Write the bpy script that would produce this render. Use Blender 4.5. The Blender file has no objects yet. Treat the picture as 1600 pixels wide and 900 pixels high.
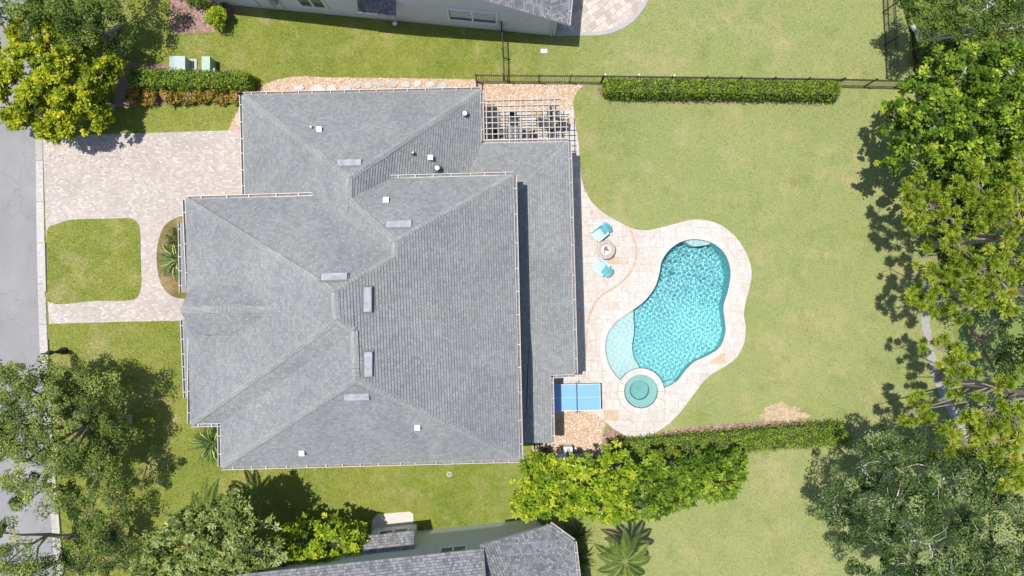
import bpy, bmesh, math, random
import numpy as np
from mathutils import Vector, Matrix
from mathutils.geometry import delaunay_2d_cdt

scene = bpy.context.scene
COL = scene.collection

# ------------------------------------------------------------------ camera, sky, sun, exposure
HC, FPX = 40.0, 1600 * 24.0 / 36.0            # drone height, focal length in photo pixels
cam_data = bpy.data.cameras.new('drone_camera')
cam_data.lens, cam_data.sensor_width, cam_data.clip_end = 24.0, 36.0, 2000.0
cam = bpy.data.objects.new('drone_camera', cam_data)
cam.location = (0, 0, HC)
COL.objects.link(cam)
scene.camera = cam

SUN = Vector((-0.265, 0.075, 1.0)).normalized()      # towards the sun
world = bpy.data.worlds.new('World')
scene.world = world
world.use_nodes = True
wn = world.node_tree
sky = wn.nodes.new('ShaderNodeTexSky')
sky.sky_type = 'NISHITA'
sky.sun_disc = False
sky.sun_elevation = math.asin(SUN.z)
sky.sun_rotation = math.atan2(SUN.x, SUN.y)
wn.nodes['Background'].inputs['Strength'].default_value = 0.115
wn.links.new(sky.outputs['Color'], wn.nodes['Background'].inputs['Color'])
sun_data = bpy.data.lights.new('sun', 'SUN')
sun_data.energy, sun_data.angle, sun_data.color = 4.3, math.radians(0.5), (1.0, 0.955, 0.88)
sun = bpy.data.objects.new('sun', sun_data)
sun.rotation_euler = SUN.to_track_quat('Z', 'Y').to_euler()
sun.location = (-15, 5, 60)
COL.objects.link(sun)
sun_data.cycles.is_caustics_light = True

vs = scene.view_settings
vs.view_transform, vs.look, vs.exposure, vs.gamma = 'Standard', 'None', 0.36, 1.0
vs.use_curve_mapping = False
cy = scene.cycles
cy.max_bounces, cy.diffuse_bounces, cy.glossy_bounces = 8, 3, 3
cy.transmission_bounces, cy.transparent_max_bounces = 6, 8
cy.use_denoising = True

# ------------------------------------------------------------------ helpers
def W(px, py, z=0.0):
    """world point at height z whose plan position is given on the survey grid of the photo"""
    k = (HC - z) / FPX
    return Vector(((px - 800.0) * k, (450.0 - py) * k, z))

def W2(pts, z=0.0):
    return [W(p[0], p[1], z).xy for p in pts]

def parent_inv(p):
    m = Matrix.LocRotScale(p.location, p.rotation_euler, p.scale)
    if p.parent is not None:
        m = parent_world(p.parent) @ p.matrix_parent_inverse @ m
    return m.inverted()

def parent_world(p):
    m = Matrix.LocRotScale(p.location, p.rotation_euler, p.scale)
    if p.parent is not None:
        m = parent_world(p.parent) @ p.matrix_parent_inverse @ m
    return m

def tag(o, label=None, cat=None, group=None, kind=None):
    if label: o['label'] = label
    if cat: o['category'] = cat
    if group: o['group'] = group
    if kind: o['kind'] = kind
    return o

def thing(name, loc, label, cat, group=None):
    o = bpy.data.objects.new(name, None)
    o.empty_display_size = 0.2
    o.location = loc
    COL.objects.link(o)
    return tag(o, label, cat, group)

def obj(name, me, mat, parent=None, smooth=False):
    o = bpy.data.objects.new(name, me)
    if mat is not None and not me.materials:
        me.materials.append(mat)
    if smooth:
        me.polygons.foreach_set('use_smooth', np.ones(len(me.polygons), dtype=bool))
    COL.objects.link(o)
    if parent is not None:
        o.parent = parent
        o.matrix_parent_inverse = parent_inv(parent)
    return o

def pym(name, v, f):
    me = bpy.data.meshes.new(name)
    me.from_pydata([tuple(p) for p in v], [], f)
    me.update()
    return me

class MB:
    """collects polygons of one mesh"""
    def __init__(s):
        s.v, s.f = [], []
    def add(s, v, f):
        n = len(s.v)
        s.v += [tuple(p) for p in v]
        s.f += [tuple(i + n for i in q) for q in f]
        return s
    def box(s, a, b):
        (x0, y0, z0), (x1, y1, z1) = a, b
        return s.add([(x0, y0, z0), (x1, y0, z0), (x1, y1, z0), (x0, y1, z0), (x0, y0, z1), (x1, y0, z1), (x1, y1, z1), (x0, y1, z1)],
                     [(3, 2, 1, 0), (4, 5, 6, 7), (0, 1, 5, 4), (1, 2, 6, 5), (2, 3, 7, 6), (3, 0, 4, 7)])
    def bar(s, p, q, w, h, up=(0, 0, 1)):
        """box beam from p to q, width w sideways, height h along up"""
        p, q, up = Vector(p), Vector(q), Vector(up)
        d = (q - p).normalized()
        side = d.cross(up)
        side = side.normalized() if side.length > 1e-5 else Vector((1, 0, 0))
        u2 = side.cross(d).normalized()
        c = [(-1, -1), (1, -1), (1, 1), (-1, 1)]
        v = [p + side * (a * w / 2) + u2 * (b * h / 2) for a, b in c] + [q + side * (a * w / 2) + u2 * (b * h / 2) for a, b in c]
        return s.add(v, [(3, 2, 1, 0), (4, 5, 6, 7), (0, 1, 5, 4), (1, 2, 6, 5), (2, 3, 7, 6), (3, 0, 4, 7)])
    def tube(s, pts, radii, n=6):
        pts = [Vector(p) for p in pts]
        v, f = [], []
        for i, p in enumerate(pts):
            d = (pts[min(i + 1, len(pts) - 1)] - pts[max(i - 1, 0)])
            d = d.normalized() if d.length > 1e-6 else Vector((0, 0, 1))
            a = d.cross(Vector((0.31, 0.95, 0.05))).normalized()
            b = d.cross(a)
            for k in range(n):
                t = 2 * math.pi * k / n
                v.append(p + (a * math.cos(t) + b * math.sin(t)) * radii[i])
        for i in range(len(pts) - 1):
            for k in range(n):
                f.append((i * n + k, i * n + (k + 1) % n, (i + 1) * n + (k + 1) % n, (i + 1) * n + k))
        f.append(tuple(range(n))[::-1])
        f.append(tuple((len(pts) - 1) * n + k for k in range(n)))
        return s.add(v, f)
    def lathe(s, prof, c=(0, 0, 0), n=24, cap=True):
        v, f = [], []
        for r, z in prof:
            for k in range(n):
                t = 2 * math.pi * k / n
                v.append((c[0] + r * math.cos(t), c[1] + r * math.sin(t), c[2] + z))
        for i in range(len(prof) - 1):
            for k in range(n):
                f.append((i * n + k, i * n + (k + 1) % n, (i + 1) * n + (k + 1) % n, (i + 1) * n + k))
        if cap:
            f.append(tuple(range(n))[::-1])
            f.append(tuple((len(prof) - 1) * n + k for k in range(n)))
        return s.add(v, f)
    def prism(s, poly, z0, z1):
        """vertical prism over an xy outline (counter-clockwise)"""
        n = len(poly)
        v = [(p[0], p[1], z0) for p in poly] + [(p[0], p[1], z1) for p in poly]
        f = [tuple(range(n))[::-1], tuple(range(n, 2 * n))] + [(i, (i + 1) % n, n + (i + 1) % n, n + i) for i in range(n)]
        return s.add(v, f)
    def mesh(s, name):
        return pym(name, s.v, s.f)
    def build(s, name, mat, parent=None, smooth=False):
        return obj(name, s.mesh(name), mat, parent, smooth)

def ccw(poly):
    a = sum(poly[i][0] * poly[(i + 1) % len(poly)][1] - poly[(i + 1) % len(poly)][0] * poly[i][1] for i in range(len(poly)))
    return list(poly) if a > 0 else list(poly)[::-1]

def smooth_loop(pts, n=6, closed=True):
    """Catmull-Rom through the points"""
    out, m = [], len(pts)
    rng = range(m) if closed else range(m - 1)
    for i in rng:
        if closed:
            p0, p1, p2, p3 = (pts[(i + k) % m] for k in (-1, 0, 1, 2))
        else:
            p0, p1, p2, p3 = (pts[min(max(i + k, 0), m - 1)] for k in (-1, 0, 1, 2))
        for j in range(n):
            t = j / n
            out.append(tuple(0.5 * (2 * b + (c - a) * t + (2 * a - 5 * b + 4 * c - d) * t * t + (3 * b - a - 3 * c + d) * t ** 3)
                             for a, b, c, d in zip(p0, p1, p2, p3)))
    if not closed:
        out.append(tuple(pts[-1]))
    return out

def inside(x, y, poly):
    x, y = np.asarray(x, float), np.asarray(y, float)
    r = np.zeros(x.shape, bool)
    n = len(poly)
    for i in range(n):
        x0, y0 = poly[i][0], poly[i][1]
        x1, y1 = poly[(i + 1) % n][0], poly[(i + 1) % n][1]
        if y0 == y1: continue
        c = ((y0 > y) != (y1 > y)) & (x < (x1 - x0) * (y - y0) / (y1 - y0) + x0)
        r ^= c
    return r

def offset_loop(poly, d):
    """outline moved outwards by d (poly counter-clockwise)"""
    n, out = len(poly), []
    for i in range(n):
        a, b = Vector(poly[i - 1][:2]), Vector(poly[(i + 1) % n][:2])
        t = (b - a).normalized()
        out.append((poly[i][0] + t.y * d, poly[i][1] - t.x * d))
    return out

def region(keep, drop=()):
    """triangles of (intersection of keep) minus drop; outlines in xy"""
    verts, faces = [], []
    for p in list(keep) + list(drop):
        p = ccw(p)
        faces.append(list(range(len(verts), len(verts) + len(p))))
        verts += [Vector((q[0], q[1])) for q in p]
    v, e, f, ov, oe, of = delaunay_2d_cdt(verts, [], faces, 1, 1e-6)
    nk = len(keep)
    out = []
    for face, src in zip(f, of):
        s = set(src)
        if all(k in s for k in range(nk)) and not any(k in s for k in range(nk, nk + len(drop))):
            out.append(tuple(face))
    return [(p.x, p.y) for p in v], out

def slab_mesh(name, keep, drop=(), z1=0.0, z0=None):
    """flat sheet at z1, with sides down to z0 when given"""
    v, f = region(keep, drop)
    used = sorted({i for q in f for i in q})
    if not used: return None
    m = {i: k for k, i in enumerate(used)}
    V = [(v[i][0], v[i][1], z1) for i in used]
    F = [tuple(m[i] for i in q) for q in f]
    if z0 is not None:
        cnt = {}
        for q in F:
            for i in range(len(q)):
                cnt[(q[i], q[(i + 1) % len(q)])] = 1
        n = len(V)
        V = V + [(p[0], p[1], z0) for p in V]
        F = F + [(a, a + n, b + n, b) for (a, b) in cnt if (b, a) not in cnt]
    return pym(name, V, F)

# ------------------------------------------------------------------ materials (all node based)
MATS = {}
def nodes_of(name):
    m = bpy.data.materials.new(name)
    m.use_nodes = True
    nt = m.node_tree
    return m, nt, nt.nodes['Principled BSDF']

def ramp(nt, fac, stops):
    r = nt.nodes.new('ShaderNodeValToRGB')
    el = r.color_ramp.elements
    while len(el) < len(stops): el.new(0.5)
    for e, (p, c) in zip(el, stops):
        e.position, e.color = p, (c[0], c[1], c[2], 1)
    nt.links.new(fac, r.inputs['Fac'])
    return r.outputs['Color']

def pos_out(nt):
    return nt.nodes.new('ShaderNodeNewGeometry').outputs['Position']

def noise(nt, vec, scale, detail=4, rough=0.6, dist=0.0):
    n = nt.nodes.new('ShaderNodeTexNoise')
    n.inputs['Scale'].default_value, n.inputs['Detail'].default_value = scale, detail
    n.inputs['Roughness'].default_value, n.inputs['Distortion'].default_value = rough, dist
    nt.links.new(vec, n.inputs['Vector'])
    return n.outputs['Fac']

def mix(nt, a, b, fac, mode='MIX'):
    m = nt.nodes.new('ShaderNodeMix')
    m.data_type, m.blend_type = 'RGBA', mode
    for k, x in ((0, fac), (6, a), (7, b)):
        if hasattr(x, 'links') or isinstance(x, bpy.types.NodeSocket): nt.links.new(x, m.inputs[k])
        elif isinstance(x, (tuple, list)): m.inputs[k].default_value = (x[0], x[1], x[2], 1)
        else: m.inputs[k].default_value = x
    return m.outputs[2]

def math_(nt, op, a, b=0.0):
    m = nt.nodes.new('ShaderNodeMath')
    m.operation = op
    for k, x in ((0, a), (1, b)):
        if isinstance(x, bpy.types.NodeSocket): nt.links.new(x, m.inputs[k])
        else: m.inputs[k].default_value = x
    return m.outputs[0]

def bump(nt, b, h, strength=0.3, dist=0.02):
    n = nt.nodes.new('ShaderNodeBump')
    n.inputs['Strength'].default_value, n.inputs['Distance'].default_value = strength, dist
    nt.links.new(h, n.inputs['Height'])
    nt.links.new(n.outputs['Normal'], b.inputs['Normal'])

def plain(name, c, rough=0.6, metal=0.0, vary=0.12, scale=6.0, bmp=0.0):
    """one colour with a little mottling, by world position"""
    if name in MATS: return MATS[name]
    m, nt, b = nodes_of(name)
    n = noise(nt, pos_out(nt), scale, 5)
    lo = tuple(x * (1 - vary) for x in c)
    hi = tuple(min(1, x * (1 + vary)) for x in c)
    nt.links.new(ramp(nt, n, [(0.3, lo), (0.7, hi)]), b.inputs['Base Color'])
    b.inputs['Roughness'].default_value, b.inputs['Metallic'].default_value = rough, metal
    if bmp: bump(nt, b, n, bmp, 0.01)
    MATS[name] = m
    return m

def lawn_mat(name, stops, scale_big=0.16):
    m, nt, b = nodes_of(name)
    p = pos_out(nt)
    big = noise(nt, p, scale_big, 5, 0.6, 0.1)
    mid = noise(nt, p, 1.1, 7, 0.78)
    fine = noise(nt, p, 5.0, 6, 0.8)
    f = math_(nt, 'ADD', math_(nt, 'MULTIPLY', big, 0.4), math_(nt, 'ADD', math_(nt, 'MULTIPLY', mid, 0.38), math_(nt, 'MULTIPLY', fine, 0.3)))
    col = ramp(nt, f, stops)
    # the back lawn is a paler, drier turf than the side and front lawns
    sx = nt.nodes.new('ShaderNodeSeparateXYZ')
    nt.links.new(p, sx.inputs[0])
    wob = math_(nt, 'ADD', sx.outputs['X'], math_(nt, 'MULTIPLY', mid, 8.0))
    mr = nt.nodes.new('ShaderNodeMapRange')
    mr.inputs['From Min'].default_value, mr.inputs['From Max'].default_value = 2.0, 11.0
    nt.links.new(wob, mr.inputs['Value'])
    col = mix(nt, col, mix(nt, col, (0.295, 0.325, 0.15), 0.6), mr.outputs[0])
    # dry straw patches of their own shape
    dry = noise(nt, p, 0.36, 8, 0.74, 0.15)
    dfac = ramp(nt, dry, [(0.51, (0, 0, 0)), (0.72, (0.72, 0.72, 0.72))])
    col = mix(nt, col, (0.42, 0.345, 0.19), dfac)
    lush = noise(nt, p, 0.5, 7, 0.7, 0.1)
    col = mix(nt, col, (0.14, 0.20, 0.03), ramp(nt, lush, [(0.54, (0, 0, 0)), (0.72, (0.55, 0.55, 0.55))]))
    grain = noise(nt, p, 14.0, 5, 0.85)
    g2 = ramp(nt, grain, [(0.3, (0.66, 0.68, 0.62)), (0.5, (1.0, 1.0, 1.0)), (0.7, (1.28, 1.27, 1.25))])
    col = mix(nt, col, g2, 1.0, 'MULTIPLY')
    nt.links.new(col, b.inputs['Base Color'])
    b.inputs['Roughness'].default_value = 0.9
    b.inputs['Specular IOR Level'].default_value = 0.15
    bump(nt, b, math_(nt, 'ADD', grain, fine), 0.6, 0.05)
    return m

def shingle_mat(name, base, dark, light, tab=(0.17, 0.145), soft=0.35):
    m, nt, b = nodes_of(name)
    uv = nt.nodes.new('ShaderNodeUVMap')
    uv.uv_map = 'UVMap'
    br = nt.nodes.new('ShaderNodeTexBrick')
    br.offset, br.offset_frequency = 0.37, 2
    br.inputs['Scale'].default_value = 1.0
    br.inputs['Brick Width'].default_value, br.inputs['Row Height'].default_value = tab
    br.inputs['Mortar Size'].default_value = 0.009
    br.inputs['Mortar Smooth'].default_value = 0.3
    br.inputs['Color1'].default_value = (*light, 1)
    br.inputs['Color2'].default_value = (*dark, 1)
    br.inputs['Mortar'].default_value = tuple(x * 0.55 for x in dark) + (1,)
    nt.links.new(uv.outputs['UV'], br.inputs['Vector'])
    p = pos_out(nt)
    big = noise(nt, p, 0.35, 5, 0.6, 0.8)
    col = mix(nt, br.outputs['Color'], base, soft)
    tone = ramp(nt, big, [(0.3, (0.86, 0.87, 0.88)), (0.7, (1.1, 1.1, 1.08))])
    col = mix(nt, col, tone, 1.0, 'MULTIPLY')
    gr = noise(nt, p, 14.0, 4, 0.8)
    col = mix(nt, col, ramp(nt, gr, [(0.25, (0.74, 0.74, 0.74)), (0.75, (1.2, 1.2, 1.2))]), 1.0, 'MULTIPLY')
    # warm lichen film that streaks the older slopes
    li = noise(nt, p, 0.8, 6, 0.7, 0.5)
    col = mix(nt, col, (0.24, 0.24, 0.20), ramp(nt, li, [(0.5, (0, 0, 0)), (0.75, (0.35, 0.35, 0.35))]))
    nt.links.new(col, b.inputs['Base Color'])
    b.inputs['Roughness'].default_value = 0.85
    bump(nt, b, gr, 0.35, 0.015)
    return m

def paver_mat(name, w, h, cols, mortar, rot=0.0, ms=0.012):
    m, nt, b = nodes_of(name)
    p = pos_out(nt)
    mp = nt.nodes.new('ShaderNodeMapping')
    mp.inputs['Rotation'].default_value = (0, 0, rot)
    nt.links.new(p, mp.inputs['Vector'])
    br = nt.nodes.new('ShaderNodeTexBrick')
    br.offset = 0.5
    br.inputs['Scale'].default_value = 1.0
    br.inputs['Brick Width'].default_value, br.inputs['Row Height'].default_value = w, h
    br.inputs['Mortar Size'].default_value, br.inputs['Mortar Smooth'].default_value = ms, 0.2
    br.inputs['Color1'].default_value, br.inputs['Color2'].default_value = (0, 0, 0, 1), (1, 1, 1, 1)
    br.inputs['Mortar'].default_value = (0.5, 0.5, 0.5, 1)
    nt.links.new(mp.outputs['Vector'], br.inputs['Vector'])
    sep = nt.nodes.new('ShaderNodeSeparateColor')
    nt.links.new(br.outputs['Color'], sep.inputs[0])
    col = ramp(nt, sep.outputs[0], cols)
    big = noise(nt, p, 0.4, 5, 0.65, 0.7)
    col = mix(nt, col, ramp(nt, big, [(0.3, (0.84, 0.84, 0.85)), (0.7, (1.1, 1.08, 1.06))]), 1.0, 'MULTIPLY')
    gr = noise(nt, p, 18.0, 4, 0.75)
    col = mix(nt, col, ramp(nt, gr, [(0.25, (0.85, 0.85, 0.85)), (0.75, (1.12, 1.12, 1.12))]), 1.0, 'MULTIPLY')
    col = mix(nt, col, mortar, br.outputs['Fac'])
    nt.links.new(col, b.inputs['Base Color'])
    b.inputs['Roughness'].default_value = 0.8
    bump(nt, b, math_(nt, 'SUBTRACT', gr, br.outputs['Fac']), 0.35, 0.01)
    return m

def leaf_mat(name, stops, trans=0.35, gloss=0.5):
    """leaf colour from the per-leaf attribute 'tint'; light passes through the blades"""
    m, nt, b = nodes_of(name)
    at = nt.nodes.new('ShaderNodeAttribute')
    at.attribute_name = 'tint'
    col = ramp(nt, at.outputs['Fac'], stops)
    nt.links.new(col, b.inputs['Base Color'])
    b.inputs['Roughness'].default_value = gloss
    b.inputs['Specular IOR Level'].default_value = 0.18
    tr = nt.nodes.new('ShaderNodeBsdfTranslucent')
    nt.links.new(mix(nt, col, (1.0, 1.0, 0.35), 1.0, 'MULTIPLY'), tr.inputs['Color'])
    ms = nt.nodes.new('ShaderNodeMixShader')
    ms.inputs[0].default_value = trans
    nt.links.new(b.outputs[0], ms.inputs[1])
    nt.links.new(tr.outputs[0], ms.inputs[2])
    nt.links.new(ms.outputs[0], nt.nodes['Material Output'].inputs['Surface'])
    return m

def stone_mat(name, stops, rough=0.7, grain=0.15):
    """colour picked per object, with veins"""
    m, nt, b = nodes_of(name)
    oi = nt.nodes.new('ShaderNodeObjectInfo')
    col = ramp(nt, oi.outputs['Random'], stops)
    p = pos_out(nt)
    n = noise(nt, p, 5.0, 6, 0.7, 1.0)
    col = mix(nt, col, ramp(nt, n, [(0.3, (1 - grain,) * 3), (0.7, (1 + grain * 0.6,) * 3)]), 1.0, 'MULTIPLY')
    nt.links.new(col, b.inputs['Base Color'])
    b.inputs['Roughness'].default_value = rough
    bump(nt, b, n, 0.15, 0.01)
    return m

def tint_mat(name, stops, rough=0.85):
    m, nt, b = nodes_of(name)
    at = nt.nodes.new('ShaderNodeAttribute')
    at.attribute_name = 'tint'
    nt.links.new(ramp(nt, at.outputs['Fac'], stops), b.inputs['Base Color'])
    b.inputs['Roughness'].default_value = rough
    return m

def asphalt_mat():
    m, nt, b = nodes_of('asphalt_worn')
    p = pos_out(nt)
    big = noise(nt, p, 0.25, 6, 0.65, 0.4)
    col = ramp(nt, big, [(0.3, (0.205, 0.205, 0.215)), (0.7, (0.285, 0.28, 0.285))])
    agg = noise(nt, p, 40.0, 3, 0.8)
    col = mix(nt, col, ramp(nt, agg, [(0.3, (0.7, 0.7, 0.7)), (0.7, (1.25, 1.25, 1.25))]), 1.0, 'MULTIPLY')
    st = noise(nt, p, 0.9, 7, 0.75, 0.3)
    col = mix(nt, col, (0.12, 0.12, 0.125), ramp(nt, st, [(0.6, (0, 0, 0)), (0.78, (0.55, 0.55, 0.55))]))
    vo = nt.nodes.new('ShaderNodeTexVoronoi')
    vo.feature = 'DISTANCE_TO_EDGE'
    vo.inputs['Scale'].default_value = 0.22
    ds = nt.nodes.new('ShaderNodeVectorMath'); ds.operation = 'ADD'
    nz = nt.nodes.new('ShaderNodeTexNoise'); nz.inputs['Scale'].default_value = 1.2; nz.inputs['Detail'].default_value = 6
    nt.links.new(p, nz.inputs['Vector']); nt.links.new(p, ds.inputs[0]); nt.links.new(nz.outputs['Color'], ds.inputs[1])
    nt.links.new(ds.outputs[0], vo.inputs['Vector'])
    col = mix(nt, col, (0.07, 0.07, 0.072), ramp(nt, vo.outputs['Distance'], [(0.0, (0.35, 0.35, 0.35)), (0.005, (0, 0, 0))]))
    nt.links.new(col, b.inputs['Base Color'])
    b.inputs['Roughness'].default_value = 0.92
    bump(nt, b, agg, 0.4, 0.01)
    return m
# ------------------------------------------------------------------ shared outlines (plan, metres)
RNG = np.random.default_rng(7)
random.seed(7)
ROT = math.radians(1.2)

pool_px = [(1087, 373), (1113, 379), (1133, 396), (1142, 424), (1138, 455), (1131, 478), (1133, 500), (1134, 520), (1125, 543), (1106, 556),
           (1085, 566), (1070, 581), (1058, 596), (1036, 607), (1000, 612), (968, 594), (951, 571), (945, 545), (949, 520), (964, 501),
           (985, 486), (1006, 470), (1022, 449), (1029, 428), (1033, 408), (1045, 390), (1064, 377)]
POOL = ccw(W2(smooth_loop(pool_px, 6)))
SPA_C = W(1001, 611).xy
SPA_R = 1.02
def circle(c, r, n=48):
    return [(c[0] + r * math.cos(2 * math.pi * k / n), c[1] + r * math.sin(2 * math.pi * k / n)) for k in range(n)]
SPA_IN, SPA_OUT = circle(SPA_C, SPA_R), circle(SPA_C, SPA_R + 0.3)

deck_curve = [(897, 172), (899, 195), (904, 222), (906, 255), (910, 285), (922, 312), (942, 332), (966, 346), (985, 356), (1010, 360), (1046, 352),
              (1085, 343), (1120, 349), (1150, 371), (1169, 403), (1174, 432), (1166, 468), (1162, 490), (1165, 512), (1162, 537), (1150, 559),
              (1130, 574), (1106, 589), (1086, 613), (1065, 641), (1040, 666), (1012, 680), (985, 682), (962, 672), (946, 659), (925, 645)]
DECK = ccw(W2(smooth_loop(deck_curve, 5, False) + [(900, 641), (884, 644), (862, 658), (830, 668), (830, 560), (860, 545), (860, 240), (752, 240), (752, 172)]))
joint_c = W2(smooth_loop([(983, 357), (991, 374), (994, 398), (986, 424), (966, 445), (941, 461), (926, 480), (918, 510), (915, 550), (913, 592)], 6, False))
def strip(line, w):
    a, b = [], []
    for i in range(len(line)):
        t = (Vector(line[min(i + 1, len(line) - 1)]) - Vector(line[max(i - 1, 0)])).normalized()
        a.append((line[i][0] - t.y * w / 2, line[i][1] + t.x * w / 2))
        b.append((line[i][0] + t.y * w / 2, line[i][1] - t.x * w / 2))
    return ccw(a + b[::-1])
JOINT = strip(joint_c, 0.11)

road_edge = W2(smooth_loop([(30, -260), (43, -60), (52, 100), (56, 230), (58, 380), (62, 530), (69, 680), (79, 800), (88, 900), (104, 1010), (150, 1200)], 4, False))
kerb_in = W2(smooth_loop([(42, -260), (54, -60), (63, 100), (67, 230), (70, 380), (74, 530), (81, 680), (91, 800), (100, 900), (116, 1010), (162, 1200)], 4, False))
ROAD = ccw([(-260, 20), (-60, 20)] + [tuple(p) for p in road_edge] + [(-60, -22), (-260, -22)])
ROAD = ccw([tuple(p) for p in road_edge] + [(-34.5, road_edge[-1][1]), (-34.5, road_edge[0][1])])
KERB = ccw([tuple(p) for p in road_edge] + [tuple(p) for p in kerb_in][::-1])
DRIVE = ccw(W2([(67, 217), (150, 210), (230, 208), (380, 203), (440, 203), (440, 360), (345, 360), (345, 500), (283, 501), (180, 503), (77, 506), (75, 470), (74, 420), (72, 360), (70, 300)]))
ISLE1 = ccw(W2(smooth_loop([(74, 361), (90, 350), (115, 343), (160, 342), (200, 341), (213, 346), (219, 362), (220, 400), (221, 443), (217, 459), (205, 469), (150, 470), (76, 472), (75, 420)], 4)))
ISLE2 = ccw(W2(smooth_loop([(320, 337), (290, 337), (270, 343), (255, 357), (246, 388), (247, 425), (256, 450), (270, 463), (290, 467), (320, 467)], 4)))
GRAVEL1 = ccw(W2(smooth_loop([(388, 172), (398, 147), (415, 132), (436, 124), (468, 119.5), (520, 121), (620, 122), (740, 124)], 3, False) +
                 [(746, 128), (938, 131), (912, 133), (902, 142), (896, 155), (897, 185), (752, 240), (740, 200), (600, 200), (400, 200)]))
GRAVEL2 = ccw(W2([(356, 204), (366, 184), (378, 160), (440, 160), (440, 204)]))
GRAVEL3 = ccw(W2([(830, 726), (832, 660), (862, 656), (884, 643), (905, 640), (927, 646), (947, 661), (941, 680), (940, 700), (943, 724)]))
MULCH1 = ccw(W2([(944, 728), (941, 700), (943, 680), (950, 668), (965, 672), (985, 684), (1010, 684), (1045, 673), (1100, 665), (1200, 658), (1296, 656), (1318, 667), (1322, 684), (1250, 690), (1200, 700), (1100, 712)]))
MULCH2 = ccw(W2([(265, 53), (266, -30), (335, -30), (372, 16), (356, 30), (342, 49), (300, 53)]))
MULCH3 = ccw(W2([(176, 96), (250, 100), (383, 112), (402, 138), (384, 160), (330, 158), (180, 168)]))
MULCH4 = ccw(W2([(934, 131), (1310, 131), (1300, 160), (1100, 160), (960, 156), (934, 150)]))
WOOD = ccw(W2(smooth_loop([(1420, -150), (1424, 60), (1432, 130), (1448, 200), (1462, 300), (1466, 420), (1490, 470), (1500, 420), (1700, 380), (1900, 300), (1900, -200)], 3)))
PATHR = strip(W2(smooth_loop([(1452, 428), (1447, 450), (1445, 490), (1449, 530), (1458, 570), (1470, 605), (1486, 640), (1520, 690), (1570, 740)], 5, False)), 0.5)
POND = ccw(W2(smooth_loop([(1500, 500), (1496, 540), (1505, 590), (1560, 640), (1760, 690), (1900, 600), (1900, 420), (1640, 440)], 5)))
PATIO_N = ccw(W2(smooth_loop([(868, 56), (905, 56), (940, 55), (968, 47), (990, 33), (1008, 10), (1015, -10), (1018, -40)], 4, False) + [(868, -40)]))
PAD_S = ccw(W2([(578, 846), (582, 812), (590, 803), (640, 799), (646, 803), (646, 846)]))

# ------------------------------------------------------------------ ground
M_lawn = lawn_mat('lawn_grass', [(0.36, (0.10, 0.145, 0.02)), (0.48, (0.165, 0.205, 0.033)), (0.6, (0.235, 0.25, 0.055)), (0.74, (0.33, 0.295, 0.10))])
M_asph = asphalt_mat()
M_conc = plain('concrete_kerb', (0.42, 0.40, 0.37), 0.85, 0, 0.14, 9.0, 0.3)
M_drive = paver_mat('driveway_pavers', 0.19, 0.115, [(0.0, (0.376, 0.324, 0.296)), (0.5, (0.432, 0.381, 0.352)), (0.85, (0.479, 0.432, 0.404)), (1.0, (0.564, 0.526, 0.498))], (0.36, 0.315, 0.285), ROT)
M_gravel = plain('gravel_bed', (0.42, 0.30, 0.21), 0.95, 0, 0.35, 16.0, 0.8)
M_mulch = plain('bark_mulch', (0.24, 0.155, 0.125), 0.95, 0, 0.45, 14.0, 0.9)
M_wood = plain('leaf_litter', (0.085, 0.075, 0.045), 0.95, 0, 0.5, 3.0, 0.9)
M_soil = plain('bedding_sand', (0.40, 0.35, 0.29), 0.95, 0, 0.2, 10.0, 0.3)
M_pathr = plain('path_concrete', (0.30, 0.29, 0.28), 0.9, 0, 0.15, 7.0, 0.2)

v, f = region([[(-220, -220), (220, -220), (220, 220), (-220, 220)]], [POOL, SPA_OUT])
tag(obj('lawn', pym('lawn', [(p[0], p[1], 0.0) for p in v], f), M_lawn), kind='structure')

def sheet(name, poly, mat, z, z0=None, drop=()):
    o = obj(name, slab_mesh(name, [poly], list(drop), z, z0), mat)
    return tag(o, kind='structure')
sheet('road', ROAD, M_asph, 0.006)
kerb = sheet('kerb', KERB, plain('kerb_bed', (0.16, 0.15, 0.14), 0.9, 0, 0.2, 9.0), 0.012, -0.05)
# gutter pan cast in bays with open joints
re_, ki_ = [Vector(p) for p in road_edge], [Vector(p) for p in kerb_in]
M_pan = stone_mat('gutter_concrete', [(0.0, (0.36, 0.345, 0.325)), (0.5, (0.42, 0.40, 0.375)), (1.0, (0.47, 0.45, 0.42))], 0.88, 0.3)
cumk = [0.0]
for p, q in zip(re_[:-1], re_[1:]): cumk.append(cumk[-1] + (q - p).length)
def at_k(loop, s):
    i = min(max(int(np.searchsorted(cumk, s, 'right')) - 1, 0), len(loop) - 2)
    return loop[i].lerp(loop[i + 1], (s - cumk[i]) / (cumk[i + 1] - cumk[i]))
s_ = 0.0
while s_ < cumk[-1] - 2.5:
    ss = [s_ + 0.012, s_ + 1.2, s_ + 2.388]
    poly = [tuple(at_k(re_, s)) for s in ss] + [tuple(at_k(ki_, s)) for s in ss[::-1]]
    MB().prism(ccw(poly), -0.02, 0.03).build('gutter_slab', M_pan, kerb)
    s_ += 2.4
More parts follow.
